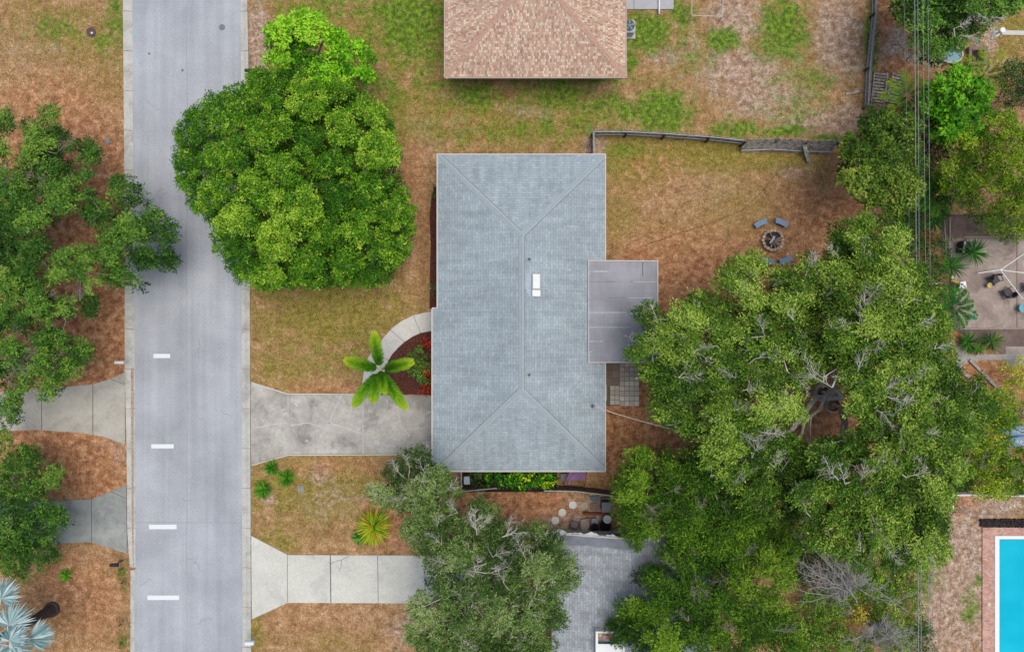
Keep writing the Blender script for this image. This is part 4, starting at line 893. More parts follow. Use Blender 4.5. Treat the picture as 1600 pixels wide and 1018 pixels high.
M_slate = simple('slate', A(100, 110, 124), .7, .3, .2, 6)
for (pts, lab) in (([(921, 774), (936, 773), (936, 780), (928, 784), (922, 780)], 'grey pointed slate slab below the fence, left one'), ([(937, 776), (952, 776), (955, 780), (946, 785), (938, 781)], 'grey pointed slate slab below the fence, right one')):
    m = MB(); m.prism(pxy(pts), 0, .12); solo('slate_slab', m, M_slate, lab, 'slab')
def bin_(px, py, w_, d, h, c, lab):
    q = P(px, py, h); t = thing('storage_bin', lab, 'bin', (q[0], q[1], 0)); m = MB(); m.box((q[0], q[1], h / 2), (w_, d, h), bev=.08); m.out('body', simple('bin', A(*c), .5, .4, .1), t)
    m = MB(); m.box((q[0], q[1], h + .03), (w_ + .06, d + .06, .06), bev=.025); m.out('lid', simple('binlid', A(*[x * 1.05 for x in c]), .45, .4, .1), t)
bin_(948, 792, .62, .62, .8, (62, 70, 84), 'dark blue grey lidded bin right of the pavers')
bin_(729.5, 750, .34, .46, .5, (170, 188, 204), 'pale blue bin in the dark courtyard corner below the central house')
M_pink = simple('flag', A(196, 172, 160), .9, .2, .3, 4)
m = MB(); m.prism(pxy([(907, 809), (918, 808), (920, 820), (917, 827), (908, 827), (906, 818)]), 0, .3); solo('stone_block', m, M_pink, 'pinkish stone block standing between dark tubs by the awning', 'stone')
m = MB(); m.prism(pxy([(922, 816), (945, 816), (946, 819), (922, 820)]), 0, .35); solo('stone_block', m, M_pink, 'long narrow pinkish stone bar between dark tubs', 'stone')
m = MB(); m.prism(pxy([(923, 808), (930, 807), (934, 815), (923, 815)]), 0, .32); solo('stone_block', m, simple('gst', A(168, 172, 186), .8), 'wedge shaped lilac grey stone above the narrow pinkish bar', 'stone')
m = MB(); m.box(P(938, 802, .15), (2.2, .16, .25), R(-2)); solo('wooden_beam', m, simple('rust', A(134, 76, 52), .9, .2, .3, 5), 'rusty brown beam above the dark tubs', 'beam')
pot(898, 820, .28, .4, (88, 78, 80), 'grey brown bowl with pale litter left of the stone block', 'bowl', 'bowl', soil=(150, 134, 134))
pot(914.5 + 15, 824, .30, .45, (34, 32, 36), 'black tub under the narrow pinkish stone bar', 'tub', 'tub', soil=(26, 24, 24))
pot(945, 821, .42, .45, (40, 44, 50), 'wide black tub at the right end by the awning', 'tub', 'tub', soil=(24, 22, 22))
pot(949, 811, .24, .75, (216, 220, 222), 'white bucket with round lid above the wide black tub', 'bucket', 'bucket', soil=(198, 204, 208))
m = MB(); m.bar(P(955, 800, .7), P(956, 832, .7), .03, .03); solo('metal_rod', m, M_dark, 'thin dark rod right of the white bucket', 'rod')
m = MB(); m.box(P(885, 745, .4), (.7, .5, .06), R(10)); solo('metal_sheet', m, simple('mets', A(96, 108, 122), .6), 'dull blue metal sheet left of the purple covered frame', 'sheet')
# purple covered frame
t = thing('covered_frame', 'rusty metal frame under a crumpled purple cover beside the lower eave', 'frame', P(900, 748)); z = .8
mb = MB(); cc = [(889, 738), (917, 736), (917, 748), (913, 750), (902, 752), (884, 754)]
P3 = [P(a, b, z) for a, b in cc]
gx_, gy_ = 14, 9; vs = []
for j in range(gy_):
    for i in range(gx_):
        u, v_ = i / (gx_ - 1), j / (gy_ - 1); xa = 893 + (884 - 893) * v_ + u * (917 - 893 + (918 - 917 + 9) * v_ * .7); ya = 728 + v_ * (749 - 728 + 4 * (1 - u)); q = P(xa, ya, z)
        vs.append((q[0], q[1], z - .05 - .25 * abs(u - .5) ** 2 - .5 * max(0, v_ - .85) + .09 * math.sin(u * 17 + v_ * 5) * (1 - .3 * v_) + .04 * math.sin(v_ * 13 + u * 7)))
mb.add(vs, [(j * gx_ + i, (j + 1) * gx_ + i, (j + 1) * gx_ + i + 1, j * gx_ + i + 1) for j in range(gy_ - 1) for i in range(gx_ - 1)]); cv = mb.out('cover', simple('purple', A(146, 108, 152), .7, .3, .2, 2), t, smooth=True)
M_rust = simple('rustm', A(120, 82, 70), .8, .3, .4, 9)
m = MB(); R4 = [P(881, 757, .75), P(914, 759, .75), P(918, 728, .75), P(890, 728, .75)]
for a, b in zip(R4, R4[1:] + R4[:1]): m.tube([a, b], .03, 6)
for k in range(1, 6): a = Vector(R4[0]).lerp(Vector(R4[1]), k / 6); m.tube([tuple(a), (a.x + .03, a.y + .25, .72)], .015, 4)
m.out('top_rail', M_rust, t)
for a in R4: m = MB(); m.tube([(a[0], a[1], .02), tuple(a)], .03, 6); m.out('leg', M_rust, t)

# ------------------------------------------------------------ overhead lines
M_wire = simple('wire', A(150, 156, 156), .5, .3, .05); M_wired = simple('wire_d', A(120, 126, 124), .5)
for k, (xt, xb, z, r, lab) in enumerate(((1429.2, 1435, 6.3, .019, 'thick pale overhead cable, leftmost of the four long ones'), (1434, 1439.5, 6.3, .014, 'pale overhead cable just right of the thick one'), (1442, 1452, 6.5, .011, 'thin overhead wire, third of the four long ones'), (1450, 1458, 6.5, .011, 'thin overhead wire, rightmost of the four long ones'), (1412.5, 1436, 6.0, .011, 'thin dark service wire left of the overhead cables'))):
    pts = []
    for i in range(25):
        u = i / 24; py = -700 + u * 2500; xx = xt + (xb - xt) * (py / 1018)
        pts.append(P(xx, py, z - 1.1 * (1 - (2 * u - 1) ** 2) * 0 ) )
    m = MB(); m.tube(pts, r, 6); solo('overhead_wire', m, M_wire if k < 4 else M_wired, lab, 'wire', 'overhead wires across the right of the photo', smooth=True)
# service drop
a = Vector(P(930, 635, 4.0)); m0 = onroof(929, 634.5)
m = MB(); m.tube([(a.x, a.y, m0[2] - .1), (a.x, a.y, 4.05)], .035, 8); m.lathe((a.x, a.y, 4.02), [(.05, 0), (.07, .06), (.02, .12)], 8); solo('service_mast', m, M_vent, 'short metal service mast on the lower right roof slope of the central house', 'mast')
bnd = [P(930, 635, 4.0), P(960, 645, 4.0), P(1000, 657, 4.1), (P(1045, 669, 4.3)), P(1085, 683, 4.6), P(1200, 722, 5.2), P(1433, 800, 6.6)]
m = MB(); m.tube(bnd, .022, 6)
tw = []
for i in range(160):
    u = i / 159 * (len(bnd) - 1); j = min(int(u), len(bnd) - 2); q = Vector(bnd[j]).lerp(Vector(bnd[j + 1]), u - j); a_ = i * .9
    tw.append((q.x + .025 * math.cos(a_), q.y + .025 * math.sin(a_), q.z + .02))
m.tube(tw, .014, 4); solo('service_cable', m, simple('svc', A(214, 200, 190), .6, .3, .2), 'twisted pale cable from the central roof into the big oak', 'cable')
# ------------------------------------------------------------ vegetation
M_leaf = tinted('leaf', .7, .12, 0, trans=.16)
M_bark = simple('bark', A(150, 142, 132), .95, .1, .45, 5, bump=.6)
M_barkl = simple('bark_pale', A(206, 200, 190), .95, .1, .3, 5, bump=.4)
M_limb = simple('bark_limb', A(200, 196, 192), .95, .1, .4, 4, bump=.6)
M_barkd = simple('bark_dark', A(98, 84, 76), .95, .1, .4, 5, bump=.6)
def unit(v): return v / np.maximum(np.linalg.norm(v, axis=1, keepdims=True), 1e-9)
def leaves(C, r, ctint, nsub, nl, L, Wd, pal, flat=.8, shell=(.65, 1.0), upb=.75, spread=.13, jit=.5, droop=0., streak=0., cen=None):
    """C (n,3) clump centres, r (n,), ctint (n,) -> V,F,colour arrays"""
    ns = np.maximum(2, (nsub * (r / .5) ** 2).astype(int)); ci = np.repeat(np.arange(len(C)), ns); m = len(ci)
    d = unit(RNG.normal(size=(m, 3))); fl = RNG.random(m) < upb; d[fl, 2] = np.abs(d[fl, 2])
    rad = RNG.uniform(shell[0], shell[1], (m, 1)) * r[ci][:, None]
    sc = C[ci] + d * rad * np.array([1, 1, flat]); st = RNG.normal(size=m)
    si = np.repeat(np.arange(m), nl); k = len(si)
    off = RNG.normal(size=(k, 3)) * spread * np.array([1, 1, .7]); p = sc[si] + off * .5
    if streak:
        rv = unit((sc - np.array(cen)) * np.array([1, 1, .15]) + RNG.normal(size=(m, 3)) * np.array([2.2, 2.2, .9])); off = off * .55; p = sc[si] + off * .6 + rv[si] * RNG.uniform(-streak, streak, (k, 1)); off = off + rv[si] * spread * .9
    nrm = unit(d[si] * .55 + np.array([0, 0, .75]) + RNG.normal(size=(k, 3)) * jit)
    t = unit(off + d[si] * .06 + RNG.normal(size=(k, 3)) * .05 + np.array([0, 0, -droop])); t = unit(t - nrm * (t * nrm).sum(1, keepdims=True)); s = np.cross(nrm, t)
    l = (L * RNG.uniform(.55, 1.45, k))[:, None]; w_ = l * (Wd / L)
    V = np.stack([p, p + t * l * .45 + s * w_ * .5, p + t * l, p + t * l * .45 - s * w_ * .5], 1).reshape(-1, 3)
    F = np.arange(4 * k).reshape(k, 4)
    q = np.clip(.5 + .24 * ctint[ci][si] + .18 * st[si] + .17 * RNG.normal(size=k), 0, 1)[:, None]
    pal = np.array([c[:3] for c in pal]); n_ = len(pal) - 1; x = q * n_; i0 = np.clip(x.astype(int), 0, n_ - 1)[:, 0]; f = x - i0[:, None]
    return V, F, pal[i0] * (1 - f) + pal[i0 + 1] * f
def inside_poly(x, y, poly):
    c = False; n = len(poly); j = n - 1
    for i in range(n):
        xi, yi = poly[i]; xj, yj = poly[j]
        if (yi > y) != (yj > y) and x < (xj - xi) * (y - yi) / (yj - yi) + xi: c = not c
        j = i
    return c
def poisson(shape, sp, holes=(), lim=6000, edge=0):
    if isinstance(shape, dict): poly = shape['poly']; circ = shape.get('circ', [])
    else: poly = None; circ = shape
    if poly: xs = [q[0] for q in poly]; ys = [q[1] for q in poly]
    else: xs = []; ys = []
    for c in circ: xs += [c[0] - c[2], c[0] + c[2]]; ys += [c[1] - c[2], c[1] + c[2]]
    x0, x1, y0, y1 = min(xs), max(xs), min(ys), max(ys)
    grid = {}; out = []; tries = int((x1 - x0) * (y1 - y0) / sp ** 2 * 9)
    for _ in range(tries):
        x, y = random.uniform(x0, x1), random.uniform(y0, y1)
        ok = (poly is not None and inside_poly(x, y, poly)) or any((x - c[0]) ** 2 + (y - c[1]) ** 2 < max(c[2] - edge, 2) ** 2 for c in circ)
        if not ok or any((x - c[0]) ** 2 + (y - c[1]) ** 2 < c[2] ** 2 for c in holes): continue
        gx_, gy_ = int(x // sp), int(y // sp); bad = False
        for i in (-1, 0, 1):
            for j in (-1, 0, 1):
                for q in grid.get((gx_ + i, gy_ + j), ()):
                    if (q[0] - x) ** 2 + (q[1] - y) ** 2 < sp * sp: bad = True
        if bad: continue
        grid.setdefault((gx_, gy_), []).append((x, y)); out.append((x, y))
        if len(out) >= lim: break
    return np.array(out)
def skeleton(mb, base, fork, targets, r_tip=.018, pw=2.3, rmax=.35, sides=6, wob=.12):
    nodes = [Vector(base), Vector(fork)]; par = [-1, 0]; dist = [0, 0]
    T = sorted([Vector(t) for t in targets], key=lambda t: (t - nodes[1]).length)
    ends = []
    for t in T:
        best, bi = 1e9, 1
        for i in range(1, len(nodes)):
            dd = (nodes[i] - t).length; cst = dd + .35 * dist[i] + (1.2 if nodes[i].z > t.z + .3 else 0)
            if cst < best: best, bi = cst, i
        a = nodes[bi]; L = (t - a).length; k = max(1, int(L / .8)); prev = bi
        for j in range(1, k + 1):
            u = j / k; q = a.lerp(t, u)
            if j < k: q += Vector((random.gauss(0, wob), random.gauss(0, wob), random.gauss(0, wob * .6) + .12 * math.sin(math.pi * u) * L * .3))
            nodes.append(q); par.append(prev); dist.append(dist[prev] + L / k); prev = len(nodes) - 1
        ends.append(prev)
    w_ = [0.] * len(nodes); child = [0] * len(nodes)
    for i in range(len(nodes) - 1, 0, -1):
        if w_[i] == 0: w_[i] = r_tip ** pw
        w_[par[i]] += w_[i]
    rr = [min(rmax, x ** (1 / pw)) for x in w_]
    for i in range(1, len(nodes)):
        a, b = nodes[par[i]], nodes[i]; ra = rr[par[i]] if par[i] == 0 else min(rr[par[i]], rr[i] * 1.35)
        mb.tube([a, b], [ra, rr[i]], sides if rr[i] > .05 else 4, False)
    return nodes, rr
def spray(mb, p, ang, L, el=.12, n=7, r=.022, depth=1):
    """bare forked twig spray"""
    p = Vector(p); d = Vector((math.cos(ang), math.sin(ang), el)); pts = [p]
    k = 6
    for i in range(k):
        d = (d + Vector((random.gauss(0, .12), random.gauss(0, .12), random.gauss(0, .06)))).normalized(); pts.append(pts[-1] + d * L / k)
    mb.tube(pts, [r * (1 - .75 * i / k) for i in range(k + 1)], 4 if depth else 3, False)
    for j in range(n):
        i = random.randint(1, k - 1); s_ = random.choice((-1, 1)); a2 = ang + s_ * random.uniform(.35, .95); l2 = L * random.uniform(.25, .6) * (1 - .4 * i / k)
        if depth: spray(mb, pts[i], a2, l2, random.uniform(-.05, .3), 3, r * .55, depth - 1)
        else: q = pts[i] + Vector((math.cos(a2), math.sin(a2), random.uniform(-.1, .3))) * l2; mb.tube([pts[i], q], [r * .6, r * .3], 3, False)
def tree(name, label, shape, base, ztop, zlow, pal, cat='tree', group=None, sp=.5, rc=(.4, .58), lobe=62, depth=1.3, skip=.3, nsub=16, nl=12, L=.17, Wd=.095,
         flat=.8, under=.8, holes=(), limbs=(), cth=.5, fill=.4, bark=None, zf=None, ctr=None, sprays=(), rmax=.35, fork=.3, shell=(.65, 1.), jit=.5, spread=.13, streak=0., ntw=0, droop=0., edge=0, tw=.35, tfrac=4, r_tip=.02):
    pts = poisson(shape, sp * S, holes, edge=edge); mac = poisson(shape, lobe) if lobe else None
    if ctr is None: ctr = pts.mean(0)
    D = np.sqrt(((pts - ctr) ** 2).sum(1)); Dm = np.percentile(D, 97) + 20
    def zd(x, y): return zlow + (ztop - zlow) * math.sqrt(max(0, 1 - min(1, math.hypot(x - ctr[0], y - ctr[1]) / Dm) ** 2))
    C, rr, tt = [], [], []
    mz = RNG.normal(size=len(mac)) if lobe else None
    for x, y in pts:
        z = zd(x, y); tin = 0
        if lobe and len(mac) > 1:
            dd = np.sqrt(((mac - (x, y)) ** 2).sum(1)); o_ = np.argsort(dd); gp = (dd[o_[1]] - dd[o_[0]]) / lobe
            cr = max(0, 1 - gp / .38)
            if cr > cth and random.random() < skip:
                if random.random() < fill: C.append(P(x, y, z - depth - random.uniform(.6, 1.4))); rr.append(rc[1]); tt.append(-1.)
                continue
            z += -depth * cr ** 1.4 + .35 * mz[o_[0]]; tin = .8 * mz[o_[0]]
        z += random.gauss(0, .16)
        q = P(x, y, z); C.append(q); rr.append(random.uniform(*rc)); tt.append(tin + random.gauss(0, .7))
        for _ in range(int(under + random.random())):
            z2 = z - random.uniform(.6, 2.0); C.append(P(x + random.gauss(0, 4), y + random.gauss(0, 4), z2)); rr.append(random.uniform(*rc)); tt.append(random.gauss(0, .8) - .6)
    C = np.array(C); rr = np.array(rr); tt = np.array(tt)
    bx, by, _ = P(*base); t = thing(name, label, cat, (bx, by, 0), group)
    mb = MB(); zfk = max(.8, fork * zlow + .3); sel = C[::tfrac]
    top = (bx + random.gauss(0, .15), by + random.gauss(0, .15), zfk)
    nodes, nr = skeleton(mb, (bx, by, -.05), top, sel - np.array([0, 0, .15]), rmax=rmax, r_tip=r_tip)
    mb.tube([(bx, by, -.05), (bx, by, .25)], [rmax * 1.35, rmax], 10, False)
    for pl in limbs:
        L3 = [P(a, b, c_) for a, b, c_, r in pl]; lm = MB(); lm.tube([top] + L3, [pl[0][3]] + [q[3] for q in pl], 9, False); lm.out('limb', M_limb, t, smooth=True)
    NA = np.array([tuple(q) for q in nodes])
    def hook(p, r):
        i = int(np.argmin(((NA - np.array(p)) ** 2).sum(1))); mb.tube([nodes[i], Vector(p)], [min(nr[i], r * 1.3), r], 4, False)
    for i in range(ntw):   # bare twigs poking through the crown
        c = C[random.randrange(len(C))]; hook((c[0], c[1], c[2] + .1), .017); spray(mb, (c[0], c[1], c[2] + .1), random.uniform(0, 6.28), random.uniform(.5, 1.1), random.uniform(.1, .45), 6, .013, 0)
    for s_ in sprays:
        x, y, a_, l_ = s_[:4]; z = zd(x, y) + .35
        p0 = P(x, y, z - .1); hook(p0, s_[4] if len(s_) > 4 else .03); spray(mb, p0, R(a_), l_ * 1.05, .10, 15, (s_[4] if len(s_) > 4 else .03) * .45, 1)
    mb.out('trunk', bark or M_bark, t, smooth=False)
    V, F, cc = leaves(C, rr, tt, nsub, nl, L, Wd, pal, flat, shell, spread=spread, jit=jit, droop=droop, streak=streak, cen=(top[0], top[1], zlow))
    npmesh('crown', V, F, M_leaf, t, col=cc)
    return t
g_ = 1.2
PAL_T1 = [A(40, 86, 18, 1.15), A(74, 126, 22, 1.15), A(110, 158, 32, 1.15), A(172, 204, 66, 1.15)]
PAL_LIME = [A(50, 108, 14, g_), A(88, 152, 18, g_), A(126, 192, 30, g_), A(166, 218, 54, g_)]
PAL_OAKD = [A(34, 66, 26, g_), A(58, 98, 32, g_), A(86, 132, 44, g_), A(130, 164, 62, g_)]
PAL_OAK = [A(46, 78, 24, 1.18), A(82, 118, 36, 1.18), A(116, 150, 46, 1.18), A(168, 192, 82, 1.18)]
PAL_GREY = [A(54, 80, 38, g_), A(84, 112, 50, g_), A(112, 142, 66, g_), A(160, 176, 112, g_)]
PAL_MID = [A(42, 78, 20, g_), A(76, 116, 32, g_), A(112, 152, 44, g_), A(150, 182, 64, g_)]
PAL_OL = [A(48, 80, 14, g_), A(80, 116, 20, g_), A(112, 146, 28, g_), A(160, 184, 46, g_)]
PAL_DK = [A(24, 50, 22, g_), A(42, 76, 30, g_), A(66, 104, 42, g_), A(98, 132, 60, g_)]
PAL_GN = [A(34, 66, 14, g_), A(58, 96, 20, g_), A(88, 126, 28, g_), A(134, 168, 46, g_)]

tree('shade_tree', 'huge dense round yellow green tree overhanging the right side of the road',
     {'poly': [(280, 222), (287, 190), (309, 165), (338, 150), (372, 139), (390, 118), (430, 108), (480, 112), (532, 122), (560, 148), (598, 174), (618, 213), (618, 260), (632, 300), (644, 350), (638, 396), (612, 430), (580, 446), (542, 440), (497, 448), (450, 444), (410, 450), (380, 438), (354, 402), (339, 376), (334, 348), (308, 329), (290, 300), (277, 260)]},
     (470, 300), 6.9, 2.4, PAL_T1, sp=.33, rc=(.26, .38), lobe=46, depth=2.3, skip=.98, cth=.40, fill=1.0, nsub=24, nl=13, L=.11, Wd=.07, under=1.0, rmax=.42, spread=.12)
tree('lime_tree', 'small bright lime green tree touching the top of the huge round tree',
     [(445, 62, 24), (470, 50, 24), (495, 48, 20), (520, 68, 22), (440, 85, 18), (470, 85, 26), (500, 95, 24), (530, 95, 16), (552, 76, 14), (565, 82, 10), (548, 113, 12), (570, 118, 9), (520, 118, 16), (490, 118, 16)],
     (500, 100), 5.4, 3.2, PAL_LIME, sp=.42, rc=(.37, .52), lobe=34, depth=1.0, skip=.8, fill=.2, nsub=13, nl=11, L=.17, Wd=.10, under=.85, rmax=.16, bark=M_barkl, tfrac=2)
A1 = [(74, 182, 14), (60, 210, 20), (91, 223, 20), (138, 240, 16), (132, 275, 9), (63, 251, 26), (94, 289, 22), (16, 284, 22), (96, 309, 20), (33, 309, 23), (135, 303, 7), (5, 193, 11), (5, 235, 12),
      (193, 298, 19), (217, 303, 17), (154, 336, 20), (187, 358, 30), (234, 353, 22), (259, 369, 12), (259, 397, 15), (220, 397, 24), (176, 397, 24), (182, 424, 18), (138, 394, 14), (215, 430, 10),
      (69, 336, 15), (27, 347, 26), (36, 397, 28), (102, 416, 22), (63, 380, 12), (19, 430, 24), (130, 425, 10), (142, 450, 7), (-20, 330, 40), (-20, 400, 40)]
tree('oak_tree', 'dark green spreading oak on the left whose branch reaches over the road', A1, (20, 360), 5.6, 3.2, PAL_OAKD, sp=.44, rc=(.38, .54), lobe=34, depth=1.0, skip=.7, fill=.3, nsub=22, nl=13, L=.13, Wd=.055, streak=.2, under=.85, rmax=.4, ntw=40, edge=1,
     sprays=[(45, 215, 60, 1.3), (88, 240, 40, 1.2), (38, 268, 200, 1.4, .05), (50, 262, 250, 1.0, .04), (60, 470, 10, 1.2), (10, 262, 170, .9), (205, 330, 40, 1.0), (70, 300, 100, 1.0), (125, 470, 60, 1.1)], holes=[(105, 366, 15), (80, 352, 7), (122, 372, 12)])
A2 = [(30, 445, 22), (57, 500, 20), (20, 507, 20), (77, 537, 22), (117, 547, 20), (77, 578, 24), (110, 574, 14), (30, 594, 20), (17, 634, 16), (140, 483, 7), (77, 608, 11), (100, 480, 16), (140, 468, 8), (7, 657, 8), (10, 682, 10), (30, 545, 14), (60, 460, 18), (-20, 560, 40), (-20, 480, 40)]
tree('oak_tree', 'ragged oak with bare pale twigs at the left edge above the tan driveway', A2, (-12, 545), 5.2, 3.0, PAL_OAKD, sp=.44, rc=(.37, .52), lobe=32, depth=1.0, skip=.7, fill=.3, nsub=22, nl=13, L=.13, Wd=.055, streak=.2, under=.8, rmax=.35, ntw=30, edge=1,
     sprays=[(0, 552, 20, 2.2, .05), (0, 560, 0, 2.3, .045), (2, 570, -20, 1.8, .04), (0, 545, 40, 1.6, .035), (5, 580, -40, 1.2), (75, 567, 20, 1.0), (115, 470, 60, .9)])
A3 = [(43, 715, 18), (20, 728, 16), (83, 745, 13), (60, 752, 14), (7, 755, 16), (37, 765, 14), (50, 792, 26), (80, 812, 20), (33, 825, 34), (67, 855, 22), (20, 862, 26), (33, 885, 14), (98, 815, 9), (-20, 830, 40), (-15, 780, 30)]
tree('oak_tree', 'feathery green oak at the left edge over the grey driveway', A3, (-5, 815), 4.6, 2.4, PAL_OAKD, sp=.4, rc=(.36, .5), lobe=34, depth=.9, skip=.3, nsub=17, nl=12, L=.15, Wd=.05, under=1.0, rmax=.25, ntw=25, edge=1, jit=.7)
B1 = [(653, 728, 25), (632, 745, 26), (610, 768, 24), (677, 751, 25), (700, 750, 9), (660, 788, 31), (693, 795, 19), (644, 828, 13), (630, 775, 20), (585, 770, 10), (700, 765, 14), (650, 760, 26), (640, 710, 10)]
tree('oak_tree', 'greyish green oak crown left of the lower corner of the central roof', B1, (672, 768), 6.6, 4.2, PAL_GREY, sp=.4, rc=(.36, .5), lobe=32, depth=1.0, skip=.6, nsub=22, nl=14, L=.125, Wd=.045, streak=.2, under=1.0, rmax=.22, ntw=45, edge=3, jit=.7,
     sprays=[(665, 745, 110, 1.1), (640, 735, 100, .9), (690, 770, 30, 1.2), (600, 778, 170, 1.3, .035), (640, 778, 175, 1.3), (625, 740, 130, 1.)], bark=M_barkl)
B2 = [(682, 832, 38), (702, 868, 36), (760, 820, 28), (748, 792, 13), (740, 850, 46), (790, 870, 46), (838, 850, 32), (868, 898, 30), (800, 920, 56), (850, 960, 32), (722, 940, 40), (672, 962, 34), (655, 985, 20), (740, 1000, 46), (820, 1000, 42), (692, 1010, 36), (878, 880, 18), (893, 905, 14), (700, 905, 22), (760, 960, 40), (845, 905, 30), (760, 1040, 40), (830, 1040, 30), (862, 845, 12)]
tree('oak_tree', 'large grey green oak between the bright driveway and the lilac grey roof', B2, (775, 905), 8.4, 4.8, PAL_GREY, sp=.42, rc=(.37, .52), lobe=36, depth=1.0, skip=.65, nsub=22, nl=14, L=.125, Wd=.045, streak=.2, under=1.0, rmax=.38, ntw=150, edge=3, jit=.7, bark=M_barkl,
     sprays=[(745, 835, 80, 1.4, .05), (745, 830, 110, 1.2, .045), (745, 825, 50, 1.0, .04), (785, 838, 20, 1.3, .04), (790, 835, 60, 1.1), (715, 800, 130, .9), (820, 870, 100, 1.2), (700, 985, 20, 1.4, .035), (715, 990, 320, 1.3), (720, 975, 60, 1.3), (760, 880, 200, 1.2), (690, 850, 140, 1.0), (740, 900, 80, 1.1), (770, 870, 30, 1.1), (835, 930, 60, 1.0), (790, 915, 120, 1.2), (700, 880, 170, 1.1), (760, 895, 10, 1.3), (680, 830, 70, 1.0)])
# the big oaks of the back yard
CN = [(1266, 412, 16), (1222, 438, 14), (1245, 446, 16), (1230, 457, 26), (1343, 360, 22), (1317, 380, 18), (1360, 383, 26), (1397, 377, 16), (1320, 420, 30), (1360, 423, 32), (1407, 440, 32), (1433, 440, 22), (1300, 457, 26), (1267, 463, 14), (1327, 483, 34), (1373, 483, 34), (1417, 483, 32), (1447, 503, 25), (1453, 527, 26), (1467, 547, 19), (1316, 520, 25), (1360, 540, 35), (1407, 553, 36), (1440, 567, 33), (1473, 570, 17), (1380, 593, 32), (1427, 600, 34), (1457, 587, 24), (1480, 590, 18)]
tree('oak_tree', 'upper part of the spreading oak canopy, below and right of the fire pit', CN, (1385, 490), 9.4, 6.7, PAL_OAK, sp=.44, rc=(.38, .55), lobe=38, depth=1.1, skip=.6, jit=.7, streak=.28, fill=.5, tfrac=3, nsub=22, nl=13, L=.135, Wd=.058, under=.85, rmax=.36, ntw=90, edge=3, group=None, bark=M_barkl,
     holes=[(1284, 520, 5), (1274, 455, 5)],
     sprays=[(1342, 505, 85, 1.9, .06), (1345, 500, 60, 1.6, .05), (1350, 470, 95, 1.0, .04), (1275, 425, 110, 1.1, .035), (1262, 420, 80, .9), (1372, 510, 280, 1.2, .035), (1240, 500, 110, 1.1, .035), (1330, 520, 130, 1.1), (1405, 485, 90, .9), (1430, 510, 20, 1.0, .04), (1340, 580, 80, 1.3, .04), (1395, 620, 50, 1.6, .045), (1420, 590, 40, 1.2), (1460, 545, 15, 1.0), (1310, 400, 130, .9)])
CW = [(1013, 493, 16), (1000, 547, 14), (1020, 540, 22), (1033, 580, 25), (1077, 497, 27), (1097, 473, 17), (1120, 497, 28), (1150, 433, 23), (1177, 413, 17), (1133, 447, 10), (1173, 467, 23), (1073, 553, 33), (1110, 580, 36), (1053, 623, 30), (1040, 640, 20), (1090, 640, 36), (1133, 640, 36), (1150, 540, 34), (1060, 600, 28), (1130, 680, 30), (1120, 712, 24), (1170, 600, 42), (1160, 650, 36), (1180, 700, 34), (1200, 735, 36), (1150, 735, 26), (1190, 775, 30), (1225, 790, 26), (1230, 820, 20), (1190, 560, 36), (1200, 500, 34), (1200, 640, 28), (1220, 527, 30), (1250, 527, 22), (1240, 500, 26), (1240, 553, 30), (1243, 580, 26), (1220, 610, 26), (1262, 482, 22), (1278, 540, 22), (1272, 572, 18), (1268, 510, 14), (1240, 655, 20), (1220, 698, 28), (1227, 728, 30), (1257, 745, 28), (1255, 705, 16), (1030, 510, 16), (1045, 525, 20)]
tree('oak_tree', 'left half of the spreading oak canopy, overlapping the grey patio roof', CW, (1284, 612), 8.6, 5.0, PAL_OAK, sp=.44, rc=(.38, .55), lobe=38, depth=1.1, skip=.6, jit=.7, streak=.28, fill=.5, tfrac=3, nsub=22, nl=13, L=.135, Wd=.058, under=.85, rmax=.4, ntw=130, edge=3, bark=M_barkl,
     limbs=[[(1272, 622, 3.6, .19), (1256, 646, 4.6, .17), (1236, 672, 5.4, .15), (1215, 692, 6.2, .11), (1190, 705, 6.8, .08)]],
     holes=[(1168, 768, 9), (1235, 672, 10), (1250, 660, 9), (1070, 590, 6), (1068, 640, 6), (1165, 612, 7), (1140, 640, 6), (1262, 690, 9), (1245, 600, 9), (1092, 668, 6), (1185, 490, 6)],
     sprays=[(1035, 515, 130, 1.4, .04), (1060, 520, 320, 1.4, .04), (1080, 545, 330, 1.2, .035), (1060, 590, 0, 1.2), (1180, 560, 20, 1.3, .035), (1160, 610, 10, 1.2), (1140, 640, 20, 1.2, .035), (1150, 670, 320, 1.2, .04), (1190, 675, 0, 1.2, .045), (1220, 675, 190, 1.2, .04), (1175, 715, 60, 1.2, .035), (1180, 470, 120, 1.0), (1120, 540, 190, .9), (1160, 730, 260, .9), (1210, 730, 70, 1.1), (1150, 590, 160, 1.1), (1230, 580, 330, 1.5, .045), (1195, 525, 100, 1.1), (1065, 500, 130, .9)])
CE = [(1313, 553, 31), (1333, 590, 24), (1340, 633, 18), (1373, 627, 32), (1413, 633, 36), (1453, 633, 28), (1493, 620, 24), (1520, 607, 14), (1533, 633, 18), (1493, 660, 28), (1375, 665, 30), (1300, 715, 32), (1340, 690, 30), (1343, 745, 38), (1387, 711, 38), (1387, 758, 38), (1433, 698, 34), (1433, 738, 36), (1477, 728, 26), (1413, 785, 36), (1455, 778, 30), (1300, 778, 36), (1267, 778, 26), (1350, 795, 38), (1287, 828, 27), (1300, 850, 15), (1340, 838, 28), (1387, 825, 32), (1433, 828, 33), (1463, 828, 20), (1462, 856, 16), (1400, 862, 26), (1438, 866, 18), (1343, 868, 12), (1480, 690, 26), (1510, 680, 18), (1450, 670, 30), (1340, 665, 10)]
